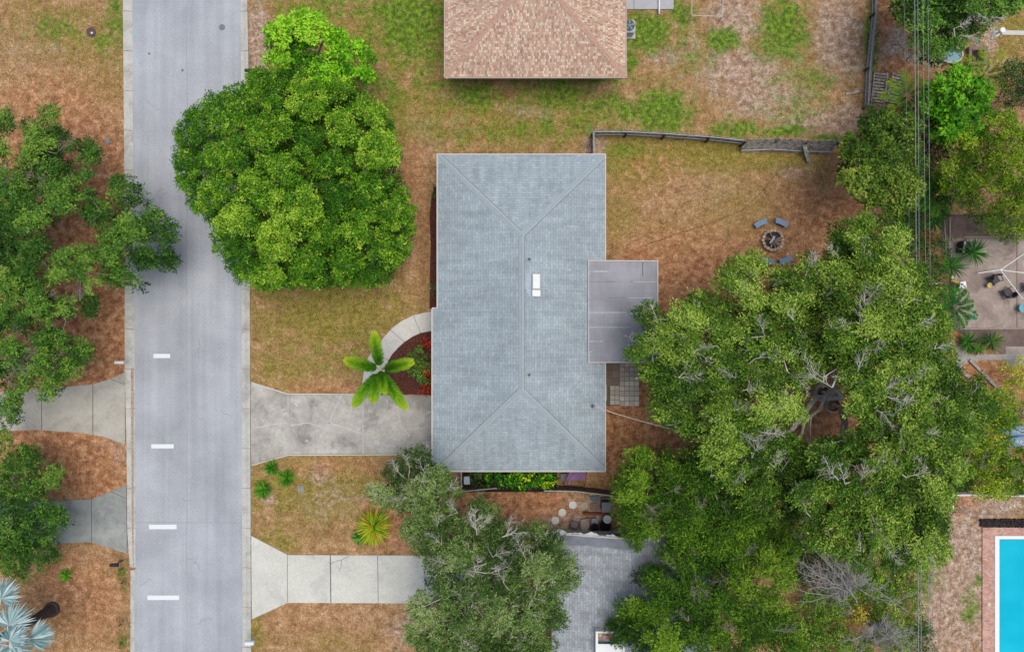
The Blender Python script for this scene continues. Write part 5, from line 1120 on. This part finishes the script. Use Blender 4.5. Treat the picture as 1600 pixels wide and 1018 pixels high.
tree('oak_tree', 'right half of the spreading oak canopy, beside the sandy pool yard', CE, (1300, 632), 9.4, 6.9, PAL_OAK, sp=.44, rc=(.38, .55), lobe=38, depth=1.1, skip=.6, jit=.7, streak=.28, fill=.5, tfrac=3, nsub=22, nl=13, L=.135, Wd=.058, under=.85, rmax=.42, ntw=130, edge=3, bark=M_barkl,
     limbs=[[(1316, 640, 4, .2), (1320, 662, 5.5, .17), (1312, 690, 6.8, .11), (1305, 730, 7.6, .08)]],
     holes=[(1457, 741, 13), (1303, 634, 20), (1322, 655, 15), (1338, 668, 12), (1285, 615, 10), (1250, 690, 8), (1322, 842, 8)],
     sprays=[(1300, 605, 140, 1.6, .06), (1285, 590, 130, 1.5, .05), (1370, 620, 10, 1.8, .05), (1375, 612, 20, 1.5, .04), (1370, 640, 330, 1.3, .04), (1310, 750, 130, 1.3, .045), (1320, 755, 100, 1.1, .04), (1350, 745, 60, 1.3, .045), (1345, 750, 80, 1.1), (1360, 800, 290, 1.5, .035), (1405, 735, 140, 1.3, .04), (1415, 745, 30, 1.2, .04), (1415, 850, 320, 1.2, .04), (1380, 850, 310, 1.3, .035), (1345, 860, 120, 1.0, .035), (1430, 690, 30, 1.2), (1450, 730, 150, 1.2, .035), (1260, 800, 100, 1.6, .03), (1395, 650, 60, 1.1), (1470, 770, 160, 1.1)])
D1 = [(1000, 725, 25), (1040, 713, 11), (982, 762, 21), (1017, 762, 34), (1053, 745, 22), (1080, 718, 15), (987, 805, 21), (1000, 831, 20), (1030, 801, 31), (1053, 788, 32), (1087, 745, 22), (1113, 745, 22), (1083, 828, 34), (1110, 811, 34), (1133, 778, 32), (1160, 811, 34), (1133, 838, 32), (1190, 830, 24)]
tree('juniper_tree', 'dense mid green feathery tree right of the lower corner of the central house', D1, (1070, 785), 6.8, 3.8, PAL_GN, sp=.42, rc=(.38, .54), lobe=38, depth=1.6, skip=.85, nsub=20, nl=13, L=.16, Wd=.042, streak=.28, under=1.0, fill=.6, rmax=.28, ntw=25, edge=3, jit=.75,
     sprays=[(1008, 786, 330, 1.1, .045), (1000, 800, 320, .8, .03), (1040, 770, 20, .9), (1090, 800, 60, .9)])
D2 = [(1060, 858, 28), (1100, 865, 28), (1007, 891, 15), (1027, 903, 20), (1047, 925, 22), (1147, 878, 32), (1177, 865, 28), (1193, 891, 26), (1073, 925, 25), (987, 965, 28), (1007, 978, 32), (1040, 965, 35), (1073, 965, 33), (1053, 1005, 34), (1113, 945, 28), (1167, 945, 32), (1100, 998, 32), (1173, 988, 32), (1193, 945, 26), (965, 988, 15), (1017, 1011, 28), (1215, 900, 24), (1225, 860, 20), (1220, 960, 24), (1230, 1005, 26), (1080, 895, 16), (1140, 1020, 30), (1060, 1040, 30)]
tree('juniper_tree', 'dense mid green feathery tree overlapping the right part of the lilac grey roof', D2, (1115, 925), 7.2, 3.8, PAL_GN, sp=.42, rc=(.38, .54), lobe=38, depth=1.6, skip=.85, nsub=20, nl=13, L=.16, Wd=.042, streak=.28, under=1.0, rmax=.3, ntw=30, edge=3, jit=.75,
     sprays=[(1085, 940, 90, .9, .035), (1120, 980, 20, 1.0, .04), (1075, 970, 130, .9), (1140, 900, 200, 1.1, .035), (1205, 985, 10, 1.4, .045), (1090, 915, 330, .9), (1160, 870, 45, 1.)])
U1 = [(1380, 212, 36), (1348, 240, 30), (1400, 250, 38), (1342, 278, 26), (1380, 290, 33), (1418, 300, 20), (1412, 205, 26), (1370, 185, 15), (1430, 260, 18), (1396, 318, 16), (1325, 262, 12), (1355, 212, 18)]
tree('round_tree', 'dark olive green round tree left of the overhead cables in the upper right', U1, (1370, 255), 6.6, 3.2, [A(44, 72, 24, g_), A(70, 100, 30, g_), A(100, 130, 40, g_), A(142, 158, 62, g_)], sp=.42, rc=(.37, .52), lobe=34, depth=1.1, skip=.7, nsub=17, nl=12, L=.15, Wd=.085, under=.7, rmax=.25, edge=2)
U2 = [(1490, 130, 24), (1465, 160, 24), (1508, 150, 30), (1528, 175, 15), (1480, 188, 26), (1508, 195, 22), (1452, 190, 13), (1532, 142, 12), (1470, 210, 12)]
tree('round_tree', 'bright vivid green round tree just right of the overhead cables', U2, (1470, 180), 5.8, 3.2, [A(40, 92, 14, g_), A(64, 124, 18, g_), A(94, 158, 26, g_), A(134, 192, 42, g_)], sp=.42, rc=(.37, .52), lobe=28, depth=1.1, skip=.8, nsub=10, nl=10, L=.22, Wd=.13, under=.7, rmax=.2, edge=2)
U3 = [(1500, 222, 24), (1558, 212, 32), (1595, 232, 28), (1520, 260, 37), (1575, 270, 38), (1490, 288, 22), (1530, 308, 32), (1590, 310, 32), (1560, 340, 18), (1600, 348, 18), (1482, 265, 13), (1570, 195, 16), (1630, 260, 40), (1630, 320, 40)]
tree('feathery_tree', 'wide olive yellow feathery tree at the right edge above the brown patio', U3, (1545, 270), 6.2, 3.4, PAL_OL, sp=.42, rc=(.37, .52), lobe=34, depth=1.2, skip=.7, nsub=17, nl=12, L=.17, Wd=.04, under=.75, rmax=.26, ntw=12, edge=2, jit=.8)
U4 = [(1580, 112, 18), (1595, 140, 26), (1575, 160, 14), (1630, 130, 36), (1570, 130, 10)]
tree('round_tree', 'dark grey green bushy tree at the right edge below the pale paved path', U4, (1592, 142), 4.5, 2.6, PAL_DK, sp=.38, rc=(.3, .42), lobe=30, depth=.6, skip=.3, nsub=13, nl=12, L=.11, Wd=.05, under=.8, rmax=.18, edge=2, ntw=15)
U5 = [(1410, 20, 13), (1440, 15, 22), (1470, 30, 30), (1450, 55, 25), (1480, 60, 22), (1500, 20, 28), (1530, 15, 20), (1462, 75, 14), (1555, 5, 20), (1590, -5, 18), (1540, 38, 7), (1520, 50, 9), (1460, -20, 40), (1530, -20, 40), (1410, -10, 16)]
tree('oak_tree', 'dark green oak at the top edge between the overhead cables and the gravel', U5, (1505, 5), 5.9, 3.6, PAL_OAKD, sp=.4, rc=(.36, .5), lobe=36, depth=.9, skip=.45, nsub=17, nl=12, L=.15, Wd=.07, under=.85, rmax=.3, edge=2, ntw=25, bark=M_barkl,
     sprays=[(1510, 10, 310, 1.5, .06), (1530, 25, 330, 1.4, .05), (1490, 45, 20, 1.0, .04), (1500, 55, 340, 1.2, .04), (1520, 55, 280, .9, .035)])
E1 = [(1530, 640, 26), (1560, 655, 16), (1500, 700, 26), (1530, 710, 26), (1560, 700, 14), (1550, 740, 28), (1590, 735, 24), (1500, 738, 20), (1600, 757, 16), (1570, 762, 10), (1560, 625, 12), (1530, 752, 14), (1620, 720, 20)]
tree('feathery_tree', 'yellow green small leaved tree right of the big oak canopy, above the white pipe fence', E1, (1545, 705), 5.2, 2.6, [A(52, 88, 22, g_), A(94, 132, 30, g_), A(134, 164, 36, g_), A(186, 200, 58, g_)], sp=.4, rc=(.3, .43), lobe=36, depth=.8, skip=.3, nsub=18, nl=12, L=.13, Wd=.055, under=1.3, rmax=.2, edge=-4, ntw=20, jit=.7,
     sprays=[(1530, 735, 60, 1.0), (1585, 755, 90, .9)])
# bare grey trees at the bottom right
def leafless(label, base, z0, limbs):
    t = thing('bare_tree', label, 'tree', P(*base), 'leafless grey trees'); q = P(*base); mb = MB(); hub = Vector((q[0], q[1], z0 * .6))
    mb.tube([(q[0], q[1], -.05), tuple(hub)], [.16, .11], 8, False)
    for (x, y, z, dens) in limbs:
        e = Vector(P(x, y, z)); L = (e - hub).length; pts = []; m_ = hub.lerp(e, .5) + Vector((random.gauss(0, .15), random.gauss(0, .15), .5)); k = 12
        h0 = hub + Vector((random.gauss(0, .5), random.gauss(0, .5), random.uniform(-.2, .5))); m_ += Vector((random.gauss(0, .5), random.gauss(0, .5), 0)); mb.tube([tuple(hub), tuple(h0)], [.05, .04], 5, False)
        for i in range(k + 1):
            u = i / k; pts.append(h0 * (1 - u) ** 2 + m_ * 2 * u * (1 - u) + e * u * u + Vector((random.gauss(0, .03), random.gauss(0, .03), 0)))
        mb.tube(pts, [.032 * (1 - .8 * i / k) + .008 for i in range(k + 1)], 5, False); ang = math.atan2(e.y - hub.y, e.x - hub.x)
        for i in range(2, k):
            for _ in range(dens if i % 2 else dens - 1): s_ = random.choice((-1, 1)); spray(mb, pts[i], ang + s_ * random.uniform(.3, 1.1), random.uniform(.4, 1.0) * (1.15 - i / k * .5), random.uniform(-.15, .35), 3, .011, 0)
    mb.out('trunk', simple('bark_grey', A(168, 164, 162), .95, .1, .25, 6), t); return t
leafless('leafless grey tree with dense tangled twigs left of the sandy yard', (1300, 895), 3.4, [(1232, 862, 4.6, 2), (1228, 915, 4.4, 2), (1245, 940, 4.2, 2), (1262, 850, 4.8, 2), (1300, 848, 5.0, 2), (1285, 870, 5, 3), (1265, 895, 4.6, 3), (1360, 888, 4.6, 2), (1420, 955, 4.2, 3), (1432, 925, 4.0, 2), (1330, 960, 4.0, 2), (1395, 905, 4.4, 2), (1255, 905, 4.4, 3), (1275, 880, 4.6, 3), (1245, 890, 4.2, 4), (1262, 920, 4.2, 4), (1320, 880, 4.4, 4), (1330, 905, 4.4, 4), (1285, 855, 4.8, 3), (1240, 870, 4.4, 3), (1310, 925, 4.0, 3), (1350, 915, 4.2, 3)])
leafless('leafless grey tree with long sweeping limbs at the bottom edge', (1345, 962), 3.0, [(1432, 1012, 3.6, 3), (1425, 985, 3.8, 4), (1400, 1000, 3.3, 4), (1360, 985, 3.6, 4), (1380, 1000, 3.2, 3), (1410, 1018, 3.4, 3), (1370, 1030, 3.4, 2), (1318, 1000, 3.6, 2), (1380, 960, 3.8, 2), (1325, 1020, 3.2, 2), (1395, 990, 3.6, 3), (1365, 1005, 3.5, 2)])

def shrub(name, label, circ, h, pal, cat='shrub', group=None, zlo=.15, **kw):
    k = dict(sp=.26, rc=(.18, .28), nsub=16, nl=9, L=.12, Wd=.06, lobe=0, under=.7, rmax=.05, tfrac=5, fork=.2, r_tip=.008); k.update(kw)
    c = circ[0]; return tree(name, label, circ, (c[0], c[1]), h, h * .55, pal, cat=cat, group=group, **k)
gg = 'dark understory bushes below the bare trees'
for i, (circ, h, lab) in enumerate(((([(1262, 880, 28), (1240, 850, 20), (1290, 865, 20)]), 1.5, 'dark bush under the tangled bare twigs'), (([(1310, 935, 30), (1275, 945, 24), (1290, 970, 24)]), 1.6, 'green bush between the two leafless trees'), (([(1400, 915, 26), (1430, 900, 18), (1375, 890, 20)]), 1.2, 'loose green bush under the right end of the bare limbs'), (([(1385, 965, 30), (1420, 975, 22), (1400, 1000, 24), (1430, 945, 16)]), 1.1, 'loose green bush under the long bare limbs at the bottom edge'), (([(1350, 905, 26), (1375, 925, 22), (1330, 880, 18)]), 1.3, 'dark bush between the two leafless trees, right of the tangled twigs'), (([(1440, 985, 16), (1440, 1010, 16), (1432, 870, 18)]), .9, 'loose green bush beside the sandy strip under the cables'), (([(1265, 1000, 26), (1310, 1010, 26), (1240, 980, 18), (1345, 1012, 22)]), 1.8, 'olive green bush at the bottom edge left of the long bare limbs'))):
    shrub('bush', lab, circ, h, PAL_MID if i in (1, 4) else PAL_DK if i in (0, 5) else PAL_OAK, cat='bush', rc=(.26, .38), sp=.3)
shrub('bush', 'small golden yellow bush beside the trunk of the lower leafless tree', [(1340, 962, 12)], 2.0, [A(130, 120, 30, 1.2), A(176, 160, 50, 1.2), A(206, 190, 80, 1.2)], cat='bush')
shrub('bush', 'dark green bush mass directly below the vivid round tree', [(1455, 225, 20), (1450, 250, 22), (1470, 240, 18), (1460, 280, 20), (1450, 310, 22), (1465, 325, 18), (1440, 340, 18), (1475, 215, 14)], 2.4, PAL_DK, cat='bush', rc=(.24, .36), sp=.36)
shrub('bush', 'green bush under the cables left of the brown patio', [(1400, 352, 18), (1385, 345, 14), (1425, 380, 22), (1440, 410, 24), (1465, 390, 18), (1455, 440, 22), (1480, 450, 16), (1470, 470, 20), (1430, 350, 14)], 1.6, PAL_DK, cat='bush', rc=(.22, .34), sp=.34)
shrub('bush', 'green leafy bush on the edge of the brown patio under the feathery tree', [(1560, 362, 12), (1585, 365, 14), (1540, 352, 14), (1605, 360, 16)], 1.0, PAL_OL, cat='bush')
shrub('bush', 'dark dense bush hugging the upper part of the white pipe fence', [(1488, 752, 14), (1478, 738, 12), (1495, 760, 8)], 1.6, PAL_DK, cat='bush')
shrub('bush', 'yellow flowering bush at the right edge below the garden path', [(1592, 588, 14), (1580, 600, 12), (1600, 570, 14), (1575, 578, 8)], 1.4, [A(90, 120, 30, 1.2), A(150, 164, 30, 1.2), A(214, 210, 50, 1.2)], cat='bush')
shrub('bush', 'leafy green bush at the right edge above the blue kayaks', [(1570, 640, 16), (1598, 640, 12), (1580, 655, 10)], 1.8, PAL_MID, cat='bush')
shrub('bush', 'green and yellow leafy bush filling the narrow courtyard below the central roof', [(800, 748, 12), (820, 752, 12), (838, 750, 12), (855, 752, 11), (785, 752, 8), (770, 748, 8), (812, 740, 10), (845, 740, 10)], 1.1, [A(26, 78, 16, 1.2), A(50, 124, 20, 1.2), A(84, 160, 26, 1.2), A(196, 206, 40, 1.2)], cat='bush', L=.16, Wd=.09)
shrub('bush', 'dark green bush in the shaded left part of the narrow courtyard', [(745, 748, 9), (758, 745, 9), (770, 752, 6)], .7, PAL_DK, cat='bush')
shrub('bush', 'green fine leaved bush in the mulch bed by the front wall', [(655, 562, 15), (660, 575, 14), (650, 580, 11), (664, 592, 9), (655, 552, 10)], 1.1, [A(50, 92, 30, 1.2), A(86, 130, 44, 1.2), A(124, 160, 60, 1.2)], cat='bush')
for (x, y, r, lab) in ((669, 539, 6, 'red orange croton shrub highest of three along the front wall'), (670, 588, 7, 'red orange croton shrub in the middle of three along the front wall'), (669, 609, 7, 'red orange croton shrub nearest the driveway by the front wall')):
    shrub('croton_shrub', lab, [(x, y, r), (x, y - 5, r * .7)], .8, [A(110, 24, 14, 1.2), A(176, 50, 24, 1.2), A(220, 96, 44, 1.2)], group='red croton shrubs', L=.15, Wd=.06, under=1)
shrub('bush', 'low dark green bush half hidden by the upper left eave of the central house', [(679, 296, 6), (680, 308, 5)], .7, PAL_DK, cat='bush'); shrub('bush', 'grey green weed at the mulch strip above the walkway', [(676, 447, 4), (677, 455, 4)], .5, PAL_GREY, cat='bush')
for (x, y, r, lab) in ((191, 888, 7, 'brownish green grass clump beside the black mailbox on the left'), (193, 908, 6, 'brownish green grass clump just below the mailbox one'), (189, 975, 8, 'brownish grass clump at the road edge, third from the mailbox'), (191, 1003, 8, 'brownish grass clump at the road edge near the bottom corner')):
    shrub('grass_clump', lab, [(x, y, r), (x + 1, y + 6, r * .7)], .4, [A(96, 90, 40), A(130, 112, 54), A(160, 128, 70)], cat='grass clump', group='grass clumps along the road edge', L=.2, Wd=.02, jit=.9)

# strap leaved and palm like plants
def blades(label, px, py, n, L, wd, h, pal, name='strap_plant', cat='plant', group=None, arch=.5, el=(.3, 1.3), z0=.05, seg=5, spr=.05):
    c = np.array(P(px, py, z0 + h * .5)); c[2] = z0; t = thing(name, label, cat, (c[0], c[1], 0), group); V, F, cc = [], [], []
    pal = [np.array(p[:3]) for p in pal]
    for k in range(n):
        a = k * 2.39996 + random.gauss(0, .15); e = random.uniform(*el); l = L * random.uniform(.7, 1.1); col_ = pal[int(random.random() ** .9 * len(pal)) % len(pal)] * random.uniform(.85, 1.15)
        x, y, z = c[0] + math.cos(a) * spr, c[1] + math.sin(a) * spr, z0 + h * .15; b = len(V); dx, dy = math.cos(a), math.sin(a)
        for i in range(seg + 1):
            u = i / seg; w_ = wd * (math.sin(math.pi * min(.97, .22 + u * .78))) * .5; V += [(x - dy * w_, y + dx * w_, z + .01), (x + dy * w_, y - dx * w_, z + .01)]
            ee = e - arch * 2.2 * u; x += dx * math.cos(ee) * l / seg; y += dy * math.cos(ee) * l / seg; z = max(.04, z + math.sin(ee) * l / seg)
        for i in range(seg): F.append((b + 2 * i, b + 2 * i + 1, b + 2 * i + 3, b + 2 * i + 2)); cc.append(col_)
    npmesh('foliage', np.array(V), F, M_leaf, t, col=np.array(cc))
    m = MB(); m.lathe((c[0], c[1], 0), [(.07, 0), (.06, z0 + h * .2), (.03, z0 + h * .3)], 8); m.out('stem', M_barkd, t)
    return t
YG = [A(70, 140, 18), A(104, 170, 22), A(140, 192, 26), A(180, 206, 36), A(214, 210, 60), A(214, 160, 60)]
blades('large yellow green strap leaved plant with orange tips in the lawn above the bright driveway', 583, 824, 210, 1.35, .085, .9, YG, name='bromeliad_plant', arch=.45)
blades('small dark green rosette hugging the left side of the large yellow green plant', 562, 838, 40, .6, .12, .4, [A(40, 100, 40), A(70, 140, 50), A(110, 170, 60)], name='bromeliad_plant')
for (x, y, r, lab) in ((411, 765, .72, 'bright green grassy plant, lowest of the three near the kerb'), (447, 746, .70, 'green grassy plant, right one of the three near the kerb'), (424, 731, .58, 'dull green grassy plant, upper of the three near the kerb')):
    blades(lab, x, y, 90, r, .055, .45, [A(46, 104, 24), A(74, 140, 26), A(108, 172, 40)], name='grassy_plant', group='three green plants near the kerb', arch=.4)
blades('small bright green rosette plant in the leaf litter left of the black mailbox', 102, 898, 34, .55, .08, .35, [A(60, 130, 20), A(90, 170, 26), A(130, 200, 40)], name='rosette_plant')
for (x, y, n_, L_, z0, lab) in ((1524, 394, 70, 1.05, .9, 'bright green spiky palm overhanging the brown patio'), (1488, 415, 60, 1.1, .9, 'dark green spiky palm left of the brighter one by the patio'), (1415, 372, 60, 1.2, .8, 'green fan palm under the cables left of the patio'), (1462, 345, 50, 1.0, .8, 'green spiky palm under the cables near the patio corner'), (1515, 535, 60, .95, .3, 'dark green spiky plant in the bed below the patio, left one'), (1553, 533, 60, .85, .3, 'olive green spiky plant in the bed below the patio, right one'), (1532, 545, 30, .5, .2, 'small spiky plant between the two larger ones below the patio')):
    blades(lab, x, y, n_, L_, .06, .6, [A(24, 76, 26), A(44, 108, 30), A(76, 140, 38)] if x != 1553 else [A(70, 100, 36), A(100, 130, 44), A(50, 84, 34)], name='spiky_palm', cat='palm', group='spiky palms around the brown patio', arch=.25, el=(.0, .9), z0=z0)
blades('dried orange brown fronds beneath the cables left of the patio', 1440, 375, 26, 1.0, .08, .3, [A(150, 80, 40), A(186, 110, 60)], name='dead_frond', cat='plant')

def pinnate(V, F, cc, base, az, L, e0, e1, ln, lw, n, pal, plume=False, fan=False):
    x, y, z = base; pts = []; k = 24
    for i in range(k + 1):
        u = i / k; pts.append(np.array([x, y, z])); e = e0 + (e1 - e0) * u ** 1.2
        x += math.cos(az) * math.cos(e) * L / k; y += math.sin(az) * math.cos(e) * L / k; z += math.sin(e) * L / k
    for j in range(n):
        u = .12 + .88 * (j + random.random()) / n; f = u * k; i = min(int(f), k - 1); p = pts[i] + (pts[i + 1] - pts[i]) * (f - i); d = pts[i + 1] - pts[i]; d /= np.linalg.norm(d)
        if plume: a = random.uniform(-.5, math.pi + .5)
        else: a = random.choice((0, math.pi)) + random.gauss(0, .12)
        sx = np.array([-math.sin(az), math.cos(az), 0]); up = np.cross(d, sx); up = up if up[2] > 0 else -up
        o = sx * math.cos(a) + up * math.sin(a); t = o * .85 + d * .55; t /= np.linalg.norm(t)
        l = ln * (1 - .55 * max(0, u - .7) / .3) * (.55 + .45 * min(1, u / .3)) * random.uniform(.85, 1.1); tip = p + t * l - np.array([0, 0, l * (.18 if plume else .3)])
        s_ = np.cross(t, np.array([0, 0, 1.])); nn = np.linalg.norm(s_); s_ = s_ / nn if nn > .1 else d; mid = (p + tip) / 2 + np.array([0, 0, .02]); b = len(V)
        V += [p, mid + s_ * lw / 2, tip, mid - s_ * lw / 2]; F.append((b, b + 1, b + 2, b + 3)); q = min(len(pal) - 1.001, max(0, u * (len(pal) - 1) + random.gauss(0, .35))); i0 = int(q); cc.append(pal[i0] * (1 - q + i0) + pal[i0 + 1] * (q - i0))
    return [tuple(q) for q in pts]
hz = 4.3; hx, hy, _ = P(595, 577, hz); t = thing('foxtail_palm', 'bright green palm with six bushy plume fronds over the curved front walkway', 'palm', (hx, hy, 0))
mb = MB(); mb.tube([(hx, hy, 0), (hx, hy, 1), (hx, hy, 3.4)], [.13, .11, .08], 10); mb.tube([(hx, hy, 3.4), (hx, hy, hz)], [.09, .05], 8); mb.out('trunk', simple('palm_bark', A(190, 184, 176), .9), t)
palF = [np.array(A(48, 98, 18)[:3]), np.array(A(84, 148, 22)[:3]), np.array(A(140, 192, 34)[:3]), np.array(A(206, 214, 60)[:3])]
for (tx, ty, e0, e1) in ((586, 524, .5, -.5), (546, 563, .5, -.35), (641, 566, .45, -.45), (626, 628, .4, -.9), (557, 626, .4, -1.0), (583, 621, .6, -1.2), (602, 608, .9, -1.0)):
    V, F, cc = [], [], []; bx, by, _ = P(tx, ty, hz - .1); az = math.atan2(by - hy, bx - hx); L_ = math.hypot(bx - hx, by - hy) * (1.12 if e1 > -.8 else 1.3)
    ln_ = .47
    rp = pinnate(V, F, cc, (hx, hy, hz - .1), az, L_, e0, e1, ln_, .032, 1000, palF, plume=True); fr_ = npmesh('frond', np.array(V), F, M_leaf, t, col=np.array(cc))
    m = MB(); m.tube(rp[::3], [.025] * 5 + [.015] * (len(rp[::3]) - 5), 5); m.out('rachis', simple('rachis', A(150, 170, 70), .6), fr_)
# silver palm, bottom left
hz = 5.0; t = thing('silver_fan_palm', 'silvery blue fan palm with thick ringed dark trunk in the lower left corner', 'palm', P(82, 951)); bx, by, _ = P(82, 951); tz = hz
mb = MB(); prof = []
for i in range(40): z = i * .125; r = .40 - .16 * min(1, z / 1.5) + (.025 if i % 2 else 0) + (.10 if z < .2 else 0); prof.append((r, z))
tx_, ty_, _ = P(-8, 1000, hz); sh = MB(); n_ = 16; vs = []
for r, z in prof: vs += [(bx + (tx_ - bx) * z / hz + r * math.cos(2 * math.pi * k / n_), by + (ty_ - by) * z / hz + r * math.sin(2 * math.pi * k / n_), z) for k in range(n_)]
sh.add(vs, [(i * n_ + k, i * n_ + (k + 1) % n_, (i + 1) * n_ + (k + 1) % n_, (i + 1) * n_ + k) for i in range(len(prof) - 1) for k in range(n_)]); sh.out('trunk', simple('palm_dark', A(96, 82, 78), .95, .1, .4, 5), t)
palS = [np.array(A(124, 156, 158)[:3]), np.array(A(160, 188, 190)[:3]), np.array(A(196, 214, 218)[:3])]
def fan(center_px, z, az, Rf, n=34, spreadA=2.3, tilt=.15, petiole=True):
    q = np.array(P(*center_px, z)); V, F, cc = [], [], []
    for k in range(n):
        u = (k / (n - 1) - .5) * 2; a = az + u * spreadA; l = Rf * (1 - .22 * abs(u)) * random.uniform(.9, 1.05); d = np.array([math.cos(a), math.sin(a), -tilt + random.gauss(0, .10)]); s_ = np.array([-math.sin(a), math.cos(a), 0]); w_ = .075
        b = len(V); m_ = q + d * l * .55 + np.array([0, 0, .05 * (1 if k % 2 else -1)]); tip = q + d * l - np.array([0, 0, .10 + random.random() * .15])
        V += [q, m_ + s_ * w_, tip, m_ - s_ * w_]; F.append((b, b + 1, b + 2, b + 3)); cc.append(palS[random.randrange(3)] * random.uniform(.85, 1.15))
    o = npmesh('fan_leaf', np.array(V), F, M_leaf, t, col=np.array(cc))
    if petiole: m = MB(); m.tube([(tx_, ty_, hz - .1), tuple((np.array([tx_, ty_, hz]) + q) / 2 + np.array([0, 0, .15])), tuple(q)], [.05, .04, .035], 6); m.out('petiole', simple('petiole', A(196, 206, 206), .7), o)
fan((14, 976), 5.2, R(55), 1.35); fan((2, 934), 5.0, R(70), 1.2); fan((20, 1009), 5.0, R(-25), 1.15); fan((45, 998), 4.6, R(8), 1.45, spreadA=1.1); fan((15, 1000), 5.5, R(35), 1.0); fan((-10, 1030), 5.0, R(-60), 1.3); fan((-40, 1000), 5.0, R(180), 1.4); fan((-30, 950), 5.0, R(120), 1.4); fan((-45, 1040), 4.8, R(220), 1.4)
# feather palms upper right
def feather(label, px, py, z, az0, n, L, pal, arc=6.28, e0=.6, e1=-.7):
    q = P(px, py, z); t = thing('feather_palm', label, 'palm', (q[0], q[1], 0)); mb = MB(); mb.tube([(q[0], q[1], 0), (q[0], q[1], z)], [.09, .07], 8); mb.out('trunk', M_barkd, t)
    pal = [np.array(p[:3]) for p in pal]
    for k in range(n):
        V, F, cc = [], [], []; pinnate(V, F, cc, (q[0], q[1], z), az0 + arc * k / n, L * random.uniform(.85, 1.1), e0, e1, .42, .035, 120, pal); npmesh('frond', np.array(V), F, M_leaf, t, col=np.array(cc))
feather('olive green feather palm beside the slatted wood panels', 1416, 152, 3.4, .3, 9, 1.7, [A(60, 100, 20), A(96, 136, 26), A(150, 170, 40)])
feather('yellow green feather palm behind the vivid round tree', 1535, 120, 3.6, .2, 9, 1.9, [A(70, 110, 20), A(110, 150, 26), A(160, 180, 40)])
feather('dark green feather palm at the left edge of the brown patio', 1490, 480, 2.4, -.4, 10, 1.55, [A(26, 76, 24), A(44, 108, 30), A(70, 140, 40)])
feather('green feather palm under the cables above the fan palm', 1460, 305, 3.0, 0, 8, 1.5, [A(30, 80, 20), A(56, 120, 26), A(90, 150, 30)])

# ------------------------------------------------------------ ground scatter: fallen leaves and grass tufts
def fieldval(F_, x, y):
    i = np.clip(np.searchsorted(gx, x), 0, len(gx) - 1); j = np.clip(np.searchsorted(gy, y), 0, len(gy) - 1); return F_[j, i]
def blocked(x, y):
    px_, py_ = x * S + 800, 509 - y * S
    b = (px_ > 192) & (px_ < 394); b |= (px_ > 390) & (px_ < 720) & (py_ > 600) & (py_ < 726) ; b |= (px_ > 390) & (px_ < 760) & (py_ > 838) & (py_ < 966)
    b |= (px_ < 196) & (py_ > 582) & (py_ < 694); b |= (px_ < 199) & (py_ > 757) & (py_ < 864); b |= (px_ > 684) & (px_ < 945) & (py_ > 242) & (py_ < 735); b |= (px_ > 1466) & (py_ > 330) & (py_ < 580)
    b |= (px_ > 1530) & (py_ > 805); b |= (px_ > 560) & (px_ < 690) & (py_ > 484) & (py_ < 620); b |= (px_ > 700) & (px_ < 975) & (py_ < 118); b |= (px_ > 668) & (px_ < 690) & (py_ > 290) & (py_ < 484); b |= (px_ > 940) & (px_ < 1000) & (py_ > 560) & (py_ < 636)
    return b
def scatter(name, N, dens, size, pal, label, cat, tall=0.):
    x = RNG.uniform(-33.5, 33.5, N); y = RNG.uniform(-21.5, 21.5, N); keep = (RNG.random(N) < dens(x, y)) & ~blocked(x, y); x, y = x[keep], y[keep]; k = len(x)
    a = RNG.uniform(0, 6.28, k); l = size * RNG.uniform(.6, 1.3, k)
    if tall:
        dx, dy = np.cos(a), np.sin(a); w_ = .012; lean = RNG.uniform(.2, 1.0, k)
        V = np.stack([np.stack([x - dy * w_, y + dx * w_, 0 * x], 1), np.stack([x + dy * w_, y - dx * w_, 0 * x], 1), np.stack([x + dx * l * lean, y + dy * l * lean, tall * RNG.uniform(.5, 1.2, k)], 1)], 1).reshape(-1, 3); F = np.arange(3 * k).reshape(k, 3)
    else:
        dx, dy = np.cos(a), np.sin(a); z = RNG.uniform(.006, .03, k); w_ = l * .42; zt = lambda: z + RNG.uniform(-.005, .03, k)
        V = np.stack([np.stack([x - dx * l / 2, y - dy * l / 2, z], 1), np.stack([x - dy * w_ / 2, y + dx * w_ / 2, zt()], 1), np.stack([x + dx * l / 2, y + dy * l / 2, z], 1), np.stack([x + dy * w_ / 2, y - dx * w_ / 2, zt()], 1)], 1).reshape(-1, 3); F = np.arange(4 * k).reshape(k, 4)
    pal = np.array([c[:3] for c in pal]); cc = pal[RNG.integers(0, len(pal), k)] * RNG.uniform(.8, 1.2, (k, 1))
    o = npmesh(name, V, F, M_leaf, org=(0, 0, 0), col=cc); tag(o, label, cat, kind='stuff')
scatter('leaf_litter', 110000, lambda x, y: .22 + .6 * fieldval(litter, x, y) + .2 * fieldval(bare, x, y), .085, [A(150, 84, 50), A(176, 110, 70), A(196, 146, 112), A(120, 72, 48), A(206, 170, 146), A(104, 66, 46)], 'brown and orange fallen oak leaves strewn over the ground', 'fallen leaves')
scatter('grass', 160000, lambda x, y: .02 + np.clip(fieldval(green, x, y) - .25, 0, 1) * .9 + .12 * fieldval(olive, x, y), .09, [A(74, 104, 30), A(104, 136, 44), A(136, 160, 60), A(90, 120, 34)], 'short patchy green grass in the yards', 'grass', tall=.07)
